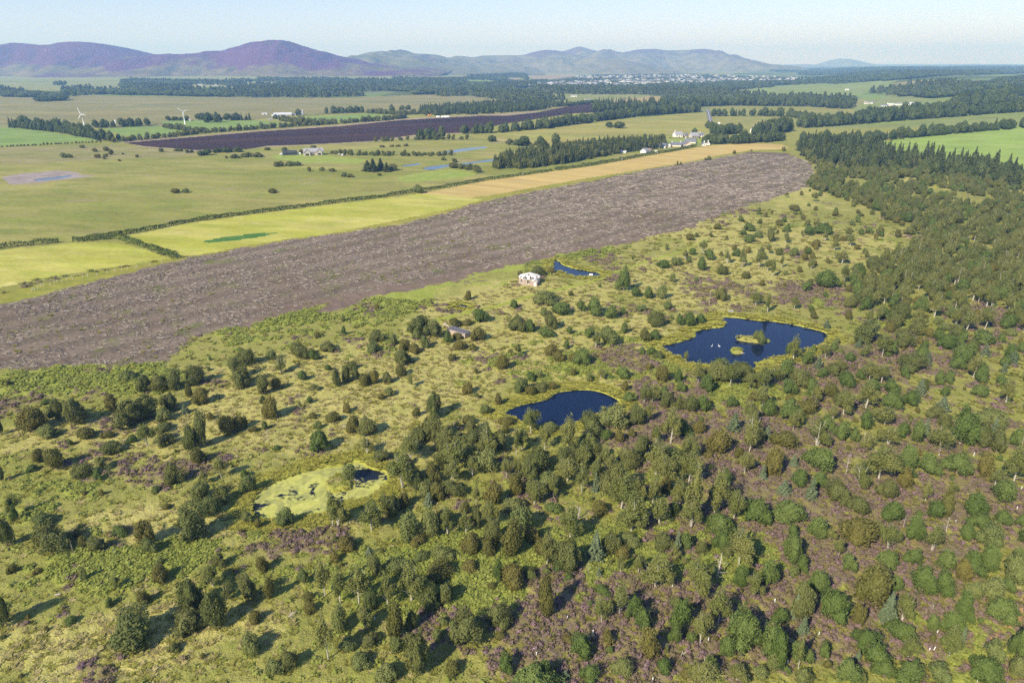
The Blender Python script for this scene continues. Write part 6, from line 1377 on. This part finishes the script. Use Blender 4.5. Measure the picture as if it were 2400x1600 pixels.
# bench on the far bank of the island pond
x, y, z = at(1713, 733); e = new_obj('bench', None, None, (x[0], y[0], z[0])); e.rotation_euler = (0, 0, .05); tag(e, 'grey wooden bench on the far bank of the island pond', 'bench')
GW = simple_mat("grey_timber", (.42, .40, .38), .9, .1, .15, 4)
for nm, bx_ in (('seat', (-.9, .9, -.25, .25, .42, .48)), ('backrest', (-.9, .9, .22, .28, .55, .95)), ('leg', (-.8, -.7, -.22, .2, -.1, .42)), ('leg', (.7, .8, -.22, .2, -.1, .42))):
    mb = MB(); mb.box(*bx_); mb.build(nm, GW, e)
x, y, z = at(1385, 648); mb = MB(); mb.box(-.7, .7, -.05, .05, .5, 1.2); mb.box(-.6, -.5, -.04, .04, -.1, .5); mb.box(.5, .6, -.04, .04, -.1, .5); o = mb.build('notice_board', PW); o.location = (x[0], y[0], max(z[0], -.1)); tag(o, 'small white board on the near bank of the blue pool', 'board')
# white wrapped bales and an orange digger at the edge of the dark peat field
x, y, z = at(1006, 273); e = new_obj('digger', None, None, (x[0], y[0], z[0])); tag(e, 'orange digger at the far edge of the dark peat field', 'digger'); OR = simple_mat("orange_paint", (.75, .30, .05), .5, .3, .05)
mb = MB(); mb.box(-2.2, 2.2, -1.3, 1.3, 1.0, 2.2); mb.box(-1.9, -.4, -1.2, .2, 2.2, 3.5); mb.build('body', OR, e); mb = MB(); mb.box(-2.3, 2.3, -1.6, -1.0, 0, .95); mb.build('track', DARKW, e); mb = MB(); mb.box(-2.3, 2.3, 1.0, 1.6, 0, .95); mb.build('track', DARKW, e); mb = MB(); mb.tube([(1.6, 0, 2.0), (4.0, 0, 4.6), (5.6, 0, 2.4)], [.35, .3, .25], 6); mb.build('arm', OR, e)
for i, (a, lb) in enumerate([(1027, 'left white wrapped heap at the edge of the peat field'), (1038, 'middle white wrapped heap at the edge of the peat field'), (1047, 'right long white wrapped heap at the edge of the peat field')]):
    x, y, z = at(a, 275.5); mb = MB(); w = (3, 2.5, 5)[i]; mb.tube([(-w, 0, .6), (-w * .9, 0, .9), (w * .9, 0, 1.0), (w, 0, .6)], [.3, 1.4, 1.5, .3], 10); o = mb.build('wrapped_heap', PW, None, True); o.location = (x[0], y[0], z[0]); tag(o, lb, 'wrapped heap', 'white wrapped heaps by the peat field')

# ------------------------------------------------------------------ air
m, nt, out = mat_new("haze_air"); v = N(nt, "ShaderNodeVolumePrincipled"); v.inputs['Color'].default_value = (.27, .52, 1.0, 1); v.inputs['Absorption Color'].default_value = (.72, .82, 1, 1); v.inputs['Density'].default_value = HAZE_DENSITY; v.inputs['Anisotropy'].default_value = 0; nt.links.new(v.outputs[0], out.inputs['Volume'])
mb = MB(); mb.box(-36000, 36000, -36000, 36000, -60, 800); tag(mb.build('haze', m), kind='stuff')
